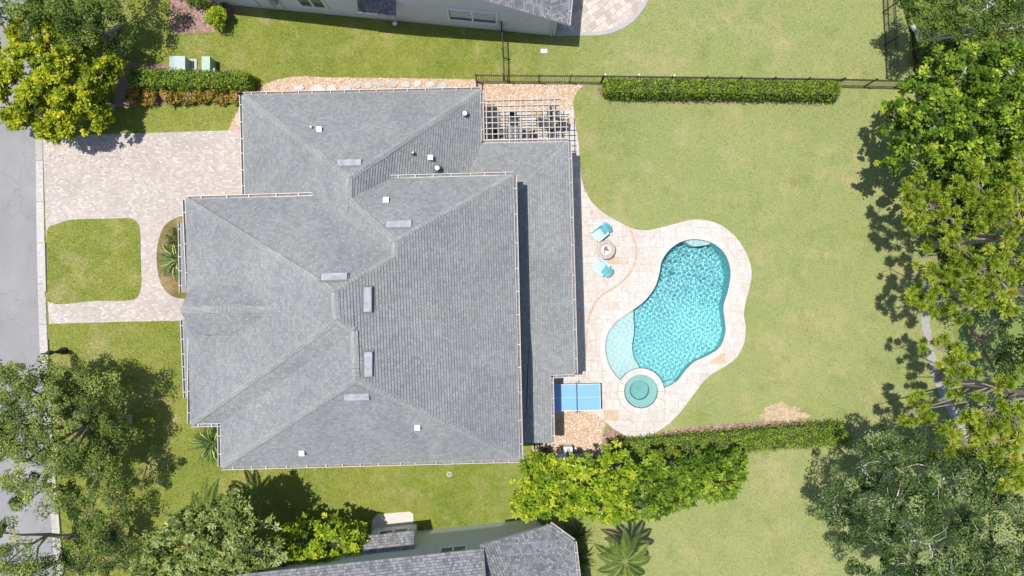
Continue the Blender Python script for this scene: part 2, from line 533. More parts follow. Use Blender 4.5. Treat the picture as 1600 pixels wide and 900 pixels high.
# upstand of the kerb beside the grass, broken by the two drives
kl = [Vector(p) for p in kerb_in]
def kerb_run(y0, y1):
    pts = [p for p in kl if y1 <= p.y <= y0]
    mb = MB()
    for a, b in zip(pts[:-1], pts[1:]):
        mb.bar((a.x, a.y, 0.06), (b.x, b.y, 0.06), 0.16, 0.12)
    return mb
kerb_run(60, W(0, 205).y).build('kerb_stone', M_conc, kerb)
kerb_run(W(0, 360).y, W(0, 470).y).build('kerb_stone', M_conc, kerb)
kerb_run(W(0, 508).y, -60).build('kerb_stone', M_conc, kerb)
sheet('driveway', DRIVE, M_drive, 0.022, -0.05)
sheet('lawn_island', ISLE1, M_lawn, 0.05, -0.02)
M_bed = lawn_mat('bed_ground_cover', [(0.3, (0.09, 0.09, 0.03)), (0.5, (0.17, 0.13, 0.05)), (0.7, (0.25, 0.17, 0.08)), (0.85, (0.28, 0.21, 0.10))], 0.8)
sheet('planting_bed', ISLE2, M_bed, 0.05, -0.02)
for nm, P, mt in (('gravel_bed', GRAVEL1, M_gravel), ('gravel_bed', GRAVEL2, M_gravel), ('gravel_bed', GRAVEL3, M_gravel),
                  ('mulch_bed', MULCH1, M_mulch), ('mulch_bed', MULCH2, M_mulch), ('mulch_bed', MULCH3, M_mulch), ('mulch_bed', MULCH4, M_mulch)):
    sheet(nm, P, mt, 0.008 if P is not GRAVEL2 else 0.012)
rb = random.Random(5)
BARE = []
for k in range(70):
    t_ = 2 * math.pi * k / 70
    q_ = 1 + 0.16 * math.sin(3 * t_ + 1) + 0.12 * math.sin(7 * t_) + rb.uniform(-0.16, 0.16)
    p_ = W(1222 + 33 * q_ * math.cos(t_), 646 + 15 * q_ * math.sin(t_))
    BARE.append((p_.x, p_.y))
sheet('bare_soil', BARE, plain('dry_soil', (0.40, 0.31, 0.20), 0.95, 0, 0.3, 5.0, 0.6), 0.006)
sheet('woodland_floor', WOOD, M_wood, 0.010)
sheet('garden_path', PATHR, M_pathr, 0.035, -0.05)
M_pond = plain('pond_water', (0.16, 0.21, 0.05), 0.25, 0, 0.1, 0.6)
sheet('pond', POND, M_pond, 0.014)
sheet('side_pad', PAD_S, plain('pad_concrete', (0.52, 0.47, 0.42), 0.85, 0, 0.12, 12, 0.2), 0.03, -0.02)

# ---- loose stones of the gravel and bark beds: real chips, uncountable
def chips(name, polys, mat, n_per_m2, size, avoid=()):
    V, T = [], []
    for P in polys:
        A = np.array([(p[0], p[1]) for p in P])
        lo, hi = A.min(0), A.max(0)
        n = int(np.prod(hi - lo) * n_per_m2)
        c = RNG.uniform(lo, hi, (n, 2))
        ok = inside(c[:, 0], c[:, 1], P)
        for q in avoid: ok &= ~inside(c[:, 0], c[:, 1], q)
        V.append(c[ok])
    c = np.concatenate(V)
    n = len(c)
    base = np.array([(1, 0, 0), (-0.5, 0.87, 0), (-0.5, -0.87, 0), (0.1, 0.1, 0.8)])
    s = RNG.uniform(size[0], size[1], (n, 1, 1))
    ang = RNG.uniform(0, 6.28, n)
    R = np.zeros((n, 3, 3)); R[:, 0, 0] = np.cos(ang); R[:, 0, 1] = -np.sin(ang); R[:, 1, 0] = np.sin(ang); R[:, 1, 1] = np.cos(ang); R[:, 2, 2] = 1
    jit = RNG.uniform(0.6, 1.4, (n, 4, 3))
    v = np.einsum('nij,nkj->nki', R, base[None] * jit) * s
    v[:, :, :2] += c[:, None, :]
    v[:, :, 2] += 0.012
    f = np.array([(0, 1, 3), (1, 2, 3), (2, 0, 3)])[None] + 4 * np.arange(n)[:, None, None]
    tint = np.repeat(RNG.uniform(0, 1, n), 4)
    return tag(obj(name, fast_mesh(name, v.reshape(-1, 3), f.reshape(-1, 3), tint), mat), kind='stuff')

def fast_mesh(name, V, F, tint=None):
    """mesh from numpy arrays, all faces with the same number of corners"""
    me = bpy.data.meshes.new(name)
    V = np.asarray(V, np.float32); F = np.asarray(F, np.int32)
    me.vertices.add(len(V)); me.vertices.foreach_set('co', V.ravel())
    k = F.shape[1]
    me.loops.add(F.size); me.loops.foreach_set('vertex_index', F.ravel())
    me.polygons.add(len(F)); me.polygons.foreach_set('loop_start', np.arange(0, F.size, k, dtype=np.int32))
    me.polygons.foreach_set('loop_total', np.full(len(F), k, np.int32))
    if tint is not None:
        a = me.attributes.new('tint', 'FLOAT', 'POINT')
        a.data.foreach_set('value', np.asarray(tint, np.float32))
    me.update()
    me.validate()
    return me

M_chip = tint_mat('gravel_chips', [(0.0, (0.30, 0.18, 0.12)), (0.3, (0.44, 0.30, 0.205)), (0.6, (0.53, 0.41, 0.31)), (0.85, (0.60, 0.52, 0.44)), (1.0, (0.66, 0.62, 0.57))])
M_bark = tint_mat('bark_chips', [(0.0, (0.13, 0.07, 0.05)), (0.4, (0.26, 0.155, 0.12)), (0.75, (0.36, 0.24, 0.20)), (1.0, (0.46, 0.36, 0.31))])
chips('gravel', [GRAVEL1, GRAVEL2, GRAVEL3], M_chip, 230, (0.03, 0.06), [DECK])
chips('bark_gravel', [MULCH1, MULCH2, MULCH4], M_bark, 170, (0.03, 0.075))

# ------------------------------------------------------------------ travertine terrace: every tile its own slab
M_trav = stone_mat('travertine', [(0.0, (0.470, 0.413, 0.370)), (0.15, (0.496, 0.448, 0.413)), (0.5, (0.509, 0.470, 0.439)), (0.8, (0.522, 0.492, 0.465)), (0.955, (0.492, 0.435, 0.392)), (0.98, (0.479, 0.365, 0.252)), (1.0, (0.479, 0.339, 0.200))], 0.75, 0.26)
terrace = sheet('terrace', DECK, M_soil, 0.016, None, [POOL, SPA_OUT])
POOL_COP = offset_loop(POOL, 0.30)
def tile_rects():
    """rows of mixed tiles in the house's own direction"""
    out, y = [], -11.5
    r = random.Random(3)
    while y < 11:
        h = r.choice((0.41, 0.61, 0.61))
        x = -2.2 - r.random() * 0.5
        while x < 15:
            w = r.choice((0.41, 0.61, 0.61, 0.82, 0.92))
            if h > 0.5 and r.random() < 0.28:      # two short ones above each other
                out.append((x, y, w, 0.305)); out.append((x, y + 0.305, w, 0.305))
            else:
                out.append((x, y, w, h))
            x += w
        y += h
    return out
cs, sn = math.cos(-ROT), math.sin(-ROT)
rot = lambda x, y: (x * cs - y * sn, x * sn + y * cs)
tiles = []
deck_np, cop_np, spa_np = DECK, POOL_COP, SPA_OUT
SPA_COP = circle(SPA_C, SPA_R + 0.36)
cache = {}
for (x, y, w, h) in tile_rects():
    g = 0.007
    q = [rot(*p) for p in ((x + g, y + g), (x + w - g, y + g), (x + w - g, y + h - g), (x + g, y + h - g))]
    sx = np.array([p[0] for p in q] + [(q[0][0] + q[2][0]) / 2]); sy = np.array([p[1] for p in q] + [(q[0][1] + q[2][1]) / 2])
    # denser probe along the edges
    t = np.linspace(0, 1, 5)
    ex = np.concatenate([q[i][0] * (1 - t) + q[(i + 1) % 4][0] * t for i in range(4)]); ey = np.concatenate([q[i][1] * (1 - t) + q[(i + 1) % 4][1] * t for i in range(4)])
    ex, ey = np.append(ex, sx[-1]), np.append(ey, sy[-1])
    a, b_, c, d = inside(ex, ey, DECK), inside(ex, ey, POOL_COP), inside(ex, ey, SPA_COP), inside(ex, ey, JOINT)
    if not a.any() or (b_ | c).all(): continue
    zz = 0.030 + random.uniform(-0.002, 0.002)
    if a.all() and not (b_ | c | d).any():
        cx, cyy = sx[-1], sy[-1]
        key = (w, h)
        if key not in cache:
            m = MB(); k = 0.008
            X, Y = w / 2 - g, h / 2 - g
            lo = [rot(*p) for p in ((-X, -Y), (X, -Y), (X, Y), (-X, Y))]
            hi = [rot(*p) for p in ((-X + k, -Y + k), (X - k, -Y + k), (X - k, Y - k), (-X + k, Y - k))]
            m.add([(p[0], p[1], -0.03) for p in lo] + [(p[0], p[1], -0.005) for p in lo] + [(p[0], p[1], 0.0) for p in hi],
                  [(0, 1, 5, 4), (1, 2, 6, 5), (2, 3, 7, 6), (3, 0, 4, 7), (4, 5, 9, 8), (5, 6, 10, 9), (6, 7, 11, 10), (7, 4, 8, 11), (8, 9, 10, 11)])
            me = m.mesh('paving_tile'); me.materials.append(M_trav)
            cache[key] = me
        tiles.append((w * h, cx, cyy, zz, cache[key], True))
    else:
        me = slab_mesh('paving_tile', [q, DECK], [POOL_COP, SPA_COP, JOINT], zz, 0.0)
        if me is not None:
            area = sum(p.area for p in me.polygons if p.normal.z > 0.5)
            if area > 0.012:
                me.materials.append(M_trav)
                tiles.append((area, 0, 0, 0, me, False))
hidden = lambda t: t[5] and t[1] < 2.9 and t[2] > -4.4 and t[2] < 8
tiles.sort(key=lambda t: (hidden(t), -t[0]))
rest = MB()
for k, (area, cx, cyy, zz, me, shared) in enumerate(tiles):
    if k < 300:
        o = obj('paving_tile', me, M_trav, terrace)
        if shared:
            o.location = (cx, cyy, zz)
    else:
        rest.add([(p.co.x + cx, p.co.y + cyy, p.co.z + zz) for p in me.vertices], [tuple(p.vertices) for p in me.polygons])
if rest.v:
    # small offcuts along the curves and tiles under the eaves
    m_rest = plain('travertine_offcuts', (0.49, 0.45, 0.41), 0.75, 0, 0.10, 3.0, 0.1)
    o = rest.build('paving_offcuts', m_rest, terrace); o['kind'] = 'stuff'
chips('joint_gravel', [JOINT], M_chip, 700, (0.02, 0.04))
obj('joint_bed', slab_mesh('joint_bed', [JOINT], [], 0.020), M_gravel, terrace)

# ------------------------------------------------------------------ swimming pool
pool = thing('swimming_pool', (W(1060, 480).x, W(1060, 480).y, 0), 'curved free-form swimming pool of rippling turquoise water with pale shallow shelf', 'pool')
M_plaster = plain('pool_plaster', (0.22, 0.59, 0.625), 0.7, 0, 0.10, 1.2)
M_shelf = plain('shelf_plaster', (0.52, 0.68, 0.67), 0.7, 0, 0.05, 2.5)
M_tileline = plain('waterline_tile', (0.10, 0.22, 0.27), 0.3, 0, 0.2, 20.0)
ZW = -0.10
SHELF = ccw(W2(smooth_loop([(930, 470), (985, 480), (991, 500), (992, 520), (989, 542), (992, 560), (1003, 582), (1010, 630), (930, 630)], 5)))
STEP1 = ccw(W2(smooth_loop([(1068, 360), (1074, 378), (1086, 384), (1100, 383), (1112, 380), (1125, 365)], 5)))
STEP2 = circle(W(1050, 612).xy, 0.62)
FLOOR = lambda y: -1.5 - 0.5 * math.tanh((y + 0.6) / 1.8)      # deep towards the far end, shallow by the spa
basin = MB()
v, f = region([POOL], [SPA_OUT])
basin.add([(p[0], p[1], FLOOR(p[1])) for p in v], f)
n = len(POOL)
in_spa = [(Vector(p) - SPA_C).length < SPA_R + 0.29 for p in POOL]
ring = [(i, n + i, n + (i + 1) % n, (i + 1) % n) for i in range(n) if not (in_spa[i] and in_spa[(i + 1) % n])]
basin.add([(p[0], p[1], -0.28) for p in POOL] + [(p[0], p[1], FLOOR(p[1])) for p in POOL], ring)
b_o = basin.build('basin', M_plaster, pool)
tl = MB()
tl.add([(p[0], p[1], 0.0) for p in POOL] + [(p[0], p[1], -0.28) for p in POOL], ring)
tl.build('waterline_tiles', M_tileline, pool)
sh_o = obj('sun_shelf', slab_mesh('sun_shelf', [POOL, SHELF], [SPA_OUT], -0.34, -1.44), M_shelf, pool)
st_o = obj('entry_step', slab_mesh('entry_step', [POOL, STEP1], [], -0.36, -1.44), M_shelf, pool)
st2_o = obj('corner_bench', slab_mesh('corner_bench', [POOL, STEP2], [SPA_OUT], -0.5, -1.44), plain('bench_plaster', (0.30, 0.62, 0.64), 0.7, 0, 0.05, 2.5), pool)

# water surface: ripples as real relief
def water_mat(name, tint):
    m, nt, b = nodes_of(name)
    b.inputs['Base Color'].default_value = (*tint, 1)
    b.inputs['Roughness'].default_value = 0.0
    b.inputs['IOR'].default_value = 1.33
    b.inputs['Transmission Weight'].default_value = 1.0
    return m
def ripple(x, y):
    h = np.zeros_like(x)
    r = np.random.default_rng(11)
    for _ in range(42):
        lam = r.uniform(0.11, 0.32)
        k = 2 * math.pi / lam
        a = r.uniform(0, 2 * math.pi)
        h += 0.00046 * (lam / 0.20) ** 1.7 * np.sin(k * (x * math.cos(a) + y * math.sin(a)) + r.uniform(0, 6.28) + 0.6 * np.sin(1.3 * x + 1.7 * y + a))
    # rings running out from the return jet
    c = W(1045, 537).xy
    d = np.hypot(x - c[0], y - c[1])
    h += 0.0010 * np.sin(2 * math.pi * d / 0.26 + 1.5 * np.sin(5 * np.arctan2(y - c[1], x - c[0]))) * np.exp(-d / 3.0)
    return h
def water_mesh(name, outline, grow, z, step, amp=1.0, drop=None):
    big = offset_loop(ccw(outline), grow)
    A = np.array(big)
    xs = np.arange(A[:, 0].min(), A[:, 0].max() + step, step); ys = np.arange(A[:, 1].min(), A[:, 1].max() + step, step)
    X, Y = np.meshgrid(xs, ys)
    Z = z + ripple(X, Y) * amp
    idx = np.arange(X.size).reshape(X.shape)
    cx, cyy = (X[:-1, :-1] + X[1:, 1:]) / 2, (Y[:-1, :-1] + Y[1:, 1:]) / 2
    ok = inside(cx, cyy, big)
    if drop is not None: ok &= ~inside(cx, cyy, drop)
    F = np.stack([idx[:-1, :-1][ok], idx[:-1, 1:][ok], idx[1:, 1:][ok], idx[1:, :-1][ok]], 1)
    used, inv = np.unique(F, return_inverse=True)
    V = np.stack([X.ravel(), Y.ravel(), Z.ravel()], 1)[used]
    return fast_mesh(name, V, inv.reshape(F.shape))
M_water = water_mat('pool_water', (0.93, 1.0, 1.0))
w_o = obj('water', water_mesh('water', POOL, 0.05, ZW, 0.022, 0.85, circle(SPA_C, SPA_R + 0.25)), M_water, pool, True)
w_o.cycles.is_caustics_caster = True
for o in (b_o, sh_o, st_o, st2_o):
    o.cycles.is_caustics_receiver = True

M_coping = stone_mat('coping_stone', [(0.0, (0.487, 0.435, 0.396)), (0.4, (0.522, 0.483, 0.452)), (0.8, (0.539, 0.509, 0.483)), (1.0, (0.496, 0.435, 0.383))], 0.7, 0.1)
def coping(outline, wout, win, z0, z1, length, parent, keep=None, name='coping_stone'):
    """bullnose stones side by side round an outline"""
    P = [Vector(p) for p in outline]
    n = len(P)
    inn, out = offset_loop(outline, -win), offset_loop(outline, wout)
    seg = [(P[(i + 1) % n] - P[i]).length for i in range(n)]
    tot = sum(seg)
    count = round(tot / length)
    cum = np.concatenate([[0], np.cumsum(seg)])
    def at(loop, s):
        s %= tot
        i = min(int(np.searchsorted(cum, s, 'right')) - 1, n - 1)
        t = (s - cum[i]) / seg[i]
        a, b = loop[i], loop[(i + 1) % n]
        return (a[0] + (b[0] - a[0]) * t, a[1] + (b[1] - a[1]) * t)
    L = tot / count
    for k in range(count):
        ss = [k * L + 0.006, k * L + L / 2, (k + 1) * L - 0.006]
        poly = [at(inn, s) for s in ss] + [at(out, s) for s in ss[::-1]]
        c = (sum(p[0] for p in poly) / 6, sum(p[1] for p in poly) / 6)
        if keep is not None and not keep(c): continue
        MB().prism(ccw(poly), z0, z1 + random.uniform(-0.002, 0.002)).build(name, M_coping, parent)
coping(POOL, 0.30, 0.03, -0.05, 0.034, 0.46, pool, lambda c: (Vector(c) - SPA_C).length > SPA_R + 0.34)

# ------------------------------------------------------------------ raised spa
spa = thing('spa', (SPA_C.x, SPA_C.y, 0), 'round spa with pale stone rim and inner bench ring beside the pool shelf', 'spa')
M_spa = plain('spa_plaster', (0.22, 0.52, 0.51), 0.7, 0, 0.05, 3.0)
M_spa2 = plain('spa_bench_plaster', (0.33, 0.58, 0.56), 0.7, 0, 0.04, 3.0)
mb = MB().lathe([(SPA_R, 0.10), (SPA_R, -0.42), (0.58, -0.42), (0.58, -0.95), (0.0, -0.95)], (SPA_C.x, SPA_C.y, 0), 48, False)
sp1 = MB().lathe([(SPA_R, -0.12), (SPA_R, -0.42), (0.60, -0.42), (0.57, -0.44)], (SPA_C.x, SPA_C.y, 0), 48, False).build('bench', M_spa2, spa)
sp2 = MB().lathe([(0.57, -0.44), (0.57, -0.95), (0.10, -0.97), (0.09, -0.95), (0.001, -0.95)], (SPA_C.x, SPA_C.y, 0), 48, False).build('well', M_spa, spa)
MB().lathe([(SPA_R, 0.10), (SPA_R, -0.12)], (SPA_C.x, SPA_C.y, 0), 48, False).build('waterline_tiles', M_tileline, spa)
MB().lathe([(SPA_R + 0.30, 0.09), (SPA_R + 0.30, -1.45)], (SPA_C.x, SPA_C.y, 0), 48, False).build('outer_wall', M_tileline, spa)
coping(SPA_IN, 0.33, 0.03, 0.085, 0.14, 0.40, spa, None, 'rim_stone')
ws = obj('water', water_mesh('spa_water', SPA_IN, 0.03, 0.03, 0.05, 0.15), M_water, spa, True)
ws.cycles.is_caustics_caster = True
for o in (sp1, sp2): o.cycles.is_caustics_receiver = True
# ------------------------------------------------------------------ roofs: real shingle courses
def course_slope(name, pts, mat, parent, expo=0.145, lip=0.04):
    """roof slope over the outline pts (world), cut into horizontal courses that each overlap the one below"""
    pts = [Vector(p) for p in pts]
    nrm = Vector((0, 0, 0))
    for i in range(len(pts)):
        a, b = pts[i], pts[(i + 1) % len(pts)]
        nrm += Vector(((a.y - b.y) * (a.z + b.z), (a.z - b.z) * (a.x + b.x), (a.x - b.x) * (a.y + b.y)))
    nrm.normalize()
    if nrm.z < 0: nrm, pts = -nrm, pts[::-1]
    down = Vector((nrm.x, nrm.y, 0))
    down = (down - nrm * down.dot(nrm)).normalized() if down.length > 1e-4 else Vector((1, 0, 0))
    u = down.cross(nrm)
    s = lambda p: -p.dot(down)                       # distance up the slope
    lo, hi = min(map(s, pts)), max(map(s, pts))
    V, F, UV = [], [], []
    def clip(poly, lim, above):
        out = []
        for i in range(len(poly)):
            a, b = poly[i], poly[(i + 1) % len(poly)]
            fa, fb = (s(a) - lim) * above, (s(b) - lim) * above
            if fa >= -1e-9: out.append(a)
            if (fa > 1e-9 and fb < -1e-9) or (fa < -1e-9 and fb > 1e-9):
                out.append(a.lerp(b, fa / (fa - fb)))
        return out
    k, y = 0, lo
    while y < hi - 1e-4:
        y1 = min(y + expo, hi)
        q = clip(clip(pts, y, 1), y1, -1)
        if len(q) >= 3:
            base = len(V)
            for p in q:
                t = 1 - (s(p) - y) / expo
                V.append(p + nrm * (lip * t))
                UV.append((p.dot(u), k * expo + expo * (1 - t)))
            F.append(tuple(range(base, base + len(q))))
            for i in range(len(q)):
                a, b = q[i], q[(i + 1) % len(q)]
                if abs(s(a) - y) < 1e-5 and abs(s(b) - y) < 1e-5 and (a - b).length > 1e-3:
                    m = len(V)
                    V += [b, a]
                    UV += [(b.dot(u), k * expo + 0.02), (a.dot(u), k * expo + 0.02)]
                    F.append((base + (i + 1) % len(q), base + i, m + 1, m))
        y, k = y1, k + 1
    me = pym(name, V, F)
    uvl = me.uv_layers.new(name='UVMap')
    idx = np.zeros(len(me.loops), np.int32); me.loops.foreach_get('vertex_index', idx)
    uvl.data.foreach_set('uv', np.array(UV, np.float32)[idx].ravel())
    return obj(name, me, mat, parent)

def ridge_cap(a, b, mat, parent, na=None, nb=None, w=0.17, lift=0.035, drop=0.075):
    """folded cap shingles lapped along a ridge or hip"""
    a, b = Vector(a), Vector(b)
    d = (b - a).normalized()
    side = d.cross(Vector((0, 0, 1))).normalized()
    n = max(2, int((b - a).length / 0.2))
    V, F, UV = [], [], []
    for i in range(n):
        p, q = a.lerp(b, i / n), a.lerp(b, min(1, (i + 1.15) / n))
        up0, up1 = Vector((0, 0, lift + 0.012)), Vector((0, 0, lift))
        s0 = len(V)
        V += [p - side * w + up0 - Vector((0, 0, drop)), p + up0, p + side * w + up0 - Vector((0, 0, drop)),
              q - side * w + up1 - Vector((0, 0, drop)), q + up1, q + side * w + up1 - Vector((0, 0, drop))]
        UV += [(i * 0.31, i * 0.3), (i * 0.31 + 0.15, i * 0.3), (i * 0.31 + 0.3, i * 0.3), (i * 0.31, i * 0.3 + 0.1), (i * 0.31 + 0.15, i * 0.3 + 0.1), (i * 0.31 + 0.3, i * 0.3 + 0.1)]
        F += [(s0, s0 + 1, s0 + 4, s0 + 3), (s0 + 1, s0 + 2, s0 + 5, s0 + 4)]
    me = pym('ridge_cap', V, F)
    uvl = me.uv_layers.new(name='UVMap')
    idx = np.zeros(len(me.loops), np.int32); me.loops.foreach_get('vertex_index', idx)
    uvl.data.foreach_set('uv', np.array(UV, np.float32)[idx].ravel())
    return obj('ridge_cap', me, mat, parent)

M_white = plain('gutter_white', (0.54, 0.51, 0.51), 0.45, 0, 0.06, 3.0)
M_fascia = plain('fascia_white', (0.62, 0.60, 0.58), 0.6, 0, 0.06, 3.0)
hanger_me = MB().box((-0.016, -0.065, -0.02), (0.016, 0.07, -0.005)).mesh('hanger'); hanger_me.materials.append(M_white)
M_gutin = plain('gutter_dark', (0.20, 0.19, 0.18), 0.9, 0, 0.3, 6.0)  # trough floor, coloured darker than the gutter sides
def gutter(line, parent, gap=0.85, inner=None):
    """open eaves gutter along a polyline (world points); outside is away from inner"""
    line = [Vector(p) for p in line]
    mb, trough = MB(), MB()
    hang = []
    for a, b in zip(line[:-1], line[1:]):
        d = (b - a).normalized()
        out = Vector((d.y, -d.x, 0))
        if (Vector(inner) - (a + b) / 2).dot(out) > 0: out = -out
        o1, o2 = out * 0.02, out * 0.165
        z0, z1 = Vector((0, 0, -0.13)), Vector((0, 0, 0.0))
        mb.bar(a + o1 + Vector((0, 0, -0.05)), b + o1 + Vector((0, 0, -0.05)), 0.02, 0.16)
        mb.bar(a + o2 + Vector((0, 0, -0.05)), b + o2 + out * 0 + Vector((0, 0, -0.05)), 0.024, 0.13)
        trough.bar(a + (o1 + o2) / 2 + z0, b + (o1 + o2) / 2 + z0, 0.12, 0.02)
        n = max(1, round((b - a).length / gap))
        for k in range(n):
            p = a.lerp(b, (k + 0.5) / n + random.uniform(-0.12, 0.12) / n)
            hang.append((p + (o1 + o2) / 2 + Vector((0, 0, 0.004)), math.atan2(out.y, out.x) - math.pi / 2))
    g = mb.build('gutter', M_white, parent)
    trough.build('gutter_trough', M_gutin, g)
    for p, r in hang:
        h = bpy.data.objects.new('hanger', hanger_me)
        h.location, h.rotation_euler = p, (0, 0, r)
        COL.objects.link(h)
        h.parent = g
        h.matrix_parent_inverse = parent_inv(g)
    return g

def walls(name, pts, z0, z1, mat, parent):
    """closed ring of wall with real thickness over a plan outline"""
    P = ccw([(p[0], p[1]) for p in pts])
    return MB().prism(P, z0, z1).build(name, mat, parent)

# ================================================================== the main house
house = thing('main_house', (W(600, 450).x, W(600, 450).y, 0), 'large two-storey house under a grey shingled hip roof with white gutters', 'house')
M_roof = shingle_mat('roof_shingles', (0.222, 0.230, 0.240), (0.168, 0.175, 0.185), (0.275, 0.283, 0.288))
M_stucco = plain('stucco_cream', (0.62, 0.58, 0.52), 0.9, 0, 0.06, 5.0, 0.1)
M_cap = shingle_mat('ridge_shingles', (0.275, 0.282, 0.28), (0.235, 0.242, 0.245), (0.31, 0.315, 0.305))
e, u_, r_, z2, z3, z4 = 2.8, 5.5, 6.8, 8.55, 9.86, 9.6
GTL, GTR, GR2 = W(379, 149, e), W(750, 141, e), W(752, 224, e)
A1, A2 = W(545, 278, r_), W(545, 312, r_)
B1, B2 = W(617, 378, z2), W(617, 401, z2)
V1 = W(489, 306, u_)
C1, C2 = W(802, 274, u_), W(812, 717, u_)
D1, D2 = W(556, 592, z4), W(553, 517, z4)
F1, F2 = W(522, 456, z3), W(525, 500, z3)
FTL, FBL = W(290, 312, u_), W(298, 662, u_)
M0 = W(610, 279, u_)
VS, SBL = W(345, 661, u_), W(346, 729, u_)
slopes = {
    'garage_n': [GTL, GTR, A1], 'garage_w': [GTL, A1, A2, B1, B2, V1, W(455, 330, 4.6), W(384, 330, e)],
    'garage_e': [A1, GTR, GR2, W(733, 290, 3.16), W(612, 290, 5.35), A2],
    'main_n': [C1, B1, A2, M0], 'front_n': [FTL, V1, B2, F1], 'front_w': [FTL, F1, F2, FBL],
    'front_s': [FBL, F2, D2, VS], 'sw_w': [VS, D2, D1, SBL], 'main_s': [SBL, D1, C2], 'main_e': [C1, C2, D1, D2, F2, F1, B2, B1],
}
PNE, PSE = W(888, 222, e), W(898, 584, e)
PH1, PH2 = W(806, 300, 3.42), W(828, 516, 3.30)
PV, PVi = W(860, 586, e), W(822, 549, 3.06)
slopes['porch_n'] = [GR2, PNE, PH1, W(700, 300, 3.42), W(700, 262, 3.12)]
slopes['porch_e'] = [PNE, PSE, PH2, W(780, 505, 3.62), W(780, 298, 3.62), PH1]
slopes['porch_s'] = [PSE, PV, PVi, PH2]
slopes['porch_l'] = [PV, W(862, 692, e), W(785, 692, 3.52), W(780, 505, 3.62), PH2, PVi]
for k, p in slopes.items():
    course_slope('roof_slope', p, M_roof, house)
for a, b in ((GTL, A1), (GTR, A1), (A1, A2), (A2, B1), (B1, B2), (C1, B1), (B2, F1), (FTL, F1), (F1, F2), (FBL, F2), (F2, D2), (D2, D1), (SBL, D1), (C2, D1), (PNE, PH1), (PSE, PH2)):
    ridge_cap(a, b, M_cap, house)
# soffits and fascias
def soffit(pts, z):
    return MB().prism(ccw([(p.x, p.y) for p in pts]), z - 0.16, z - 0.015).build('soffit', M_fascia, house)
soffit([W(381, 151, e), W(749, 143, e), W(751, 300, e), W(386, 320, e)], e)
soffit([W(292, 314, u_), W(610, 303, u_), W(611, 281, u_), W(800, 276, u_), W(810, 715, u_), W(348, 727, u_), W(347, 660, u_), W(300, 660, u_)], u_)
soffit([W(753, 224, e), W(886, 224, e), W(896, 583, e), W(858, 584, e), W(860, 690, e), W(780, 690, e), W(770, 300, e), W(753, 300, e)], e)
# walls under the eaves
def inset(pts, z, d):
    return offset_loop(ccw([tuple(W(x, y, z).xy) for x, y in pts]), -d)
def wall_poly(pxs, z):
    return [W(x, y, z).xy for x, y in pxs]
MB().prism(ccw(wall_poly([(392, 162), (738, 155), (742, 420), (396, 430)], e)), 0, e - 0.17).build('wall', M_stucco, house)
MB().prism(ccw(wall_poly([(305, 327), (786, 292), (796, 702), (362, 714), (360, 648), (313, 648)], u_)), 0, u_ - 0.17).build('wall', M_stucco, house)
MB().prism(ccw(wall_poly([(742, 238), (872, 238), (881, 570), (844, 572), (846, 677), (770, 677)], e)), 0, e - 0.18).build('wall', M_stucco, house)
# gutters
cen = W(560, 470, 3)
gutter([GTL, GTR], house, 0.85, cen)
gutter([GTR, W(752, 221, e)], house, 1.2, cen)
gutter([W(383, 305, e), GTL], house, 0.9, cen)
gutter([V1, FTL, W(296, 446, u_)], house, 1.4, cen)
gutter([W(299, 528, u_), FBL], house, 1.1, cen)
gutter([FBL, W(344, 661, u_)], house, 0.7, cen)
gutter([VS, SBL], house, 1.0, W(500, 690, u_))
gutter([SBL, C2], house, 0.95, cen)
gutter([C2, C1], house, 1.25, cen)
gutter([M0, C1], house, 0.85, cen)
gutter([PNE, PSE], house, 1.6, cen)
gutter([GR2 + Vector((0.1, 0, 0)), PNE], house, 2.2, W(800, 450, e))
gutter([PSE, PV], house, 0.7, W(870, 450, e))
gutter([PV, W(862, 692, e)], house, 1.0, cen)
# lower roof along the entrance front
for (ya, yb, xa, xb) in ((348, 457, 283, 285), (500, 622, 286.5, 291.5)):
    p = [W(xa, ya, e), W(xb, yb, e)]
    q = [Vector((p[1].x + 2.2, p[1].y, e + 0.85)), Vector((p[0].x + 2.2, p[0].y, e + 0.85))]
    course_slope('roof_slope', p + q, M_roof, house)
    gutter(p, house, 0.75, cen)
    MB().prism(ccw([(p[0].x + 0.15, p[0].y - 0.1), (p[1].x + 0.15, p[1].y + 0.1), (q[0].x, q[0].y + 0.1), (q[1].x, q[1].y - 0.1)]), e - 0.2, e - 0.02).build('soffit', M_fascia, house)
    for t in (0.06, 0.94):
        c = p[0].lerp(p[1], t)
        MB().box((c.x + 0.3, c.y - 0.12, 0), (c.x + 0.54, c.y + 0.12, e - 0.2)).build('porch_column', M_fascia, house)
# entrance gable
GA, GB = W(282, 484, 8.0), W(440, 483, 8.15)
GN0, GN1 = W(299, 447, 7.0), W(399, 446, 7.05)
GS0, GS1 = W(300, 523, 7.0), W(401, 524, 7.05)
course_slope('roof_slope', [GA, GB, W(402, 448, 7.2), GN0], M_roof, house)
course_slope('roof_slope', [GA, GS0, W(402, 523, 7.2), GB], M_roof, house)
ridge_cap(GA, GB, M_cap, house)
gw = MB()
x0 = GA.x + 0.25
gw.add([(x0, GN0.y - 0.12, 0), (x0, GS0.y + 0.12, 0), (x0, GS0.y + 0.12, 6.85), (x0, GA.y, 7.8), (x0, GN0.y - 0.12, 6.85),
        (x0 + 2.6, GN0.y - 0.12, 0), (x0 + 2.6, GS0.y + 0.12, 0), (x0 + 2.6, GS0.y + 0.12, 6.85), (x0 + 2.6, GA.y, 7.8), (x0 + 2.6, GN0.y - 0.12, 6.85)],
       [(0, 1, 2, 3, 4), (9, 8, 7, 6, 5), (0, 4, 9, 5), (1, 6, 7, 2)])
gw.build('entrance_gable_wall', M_stucco, house)
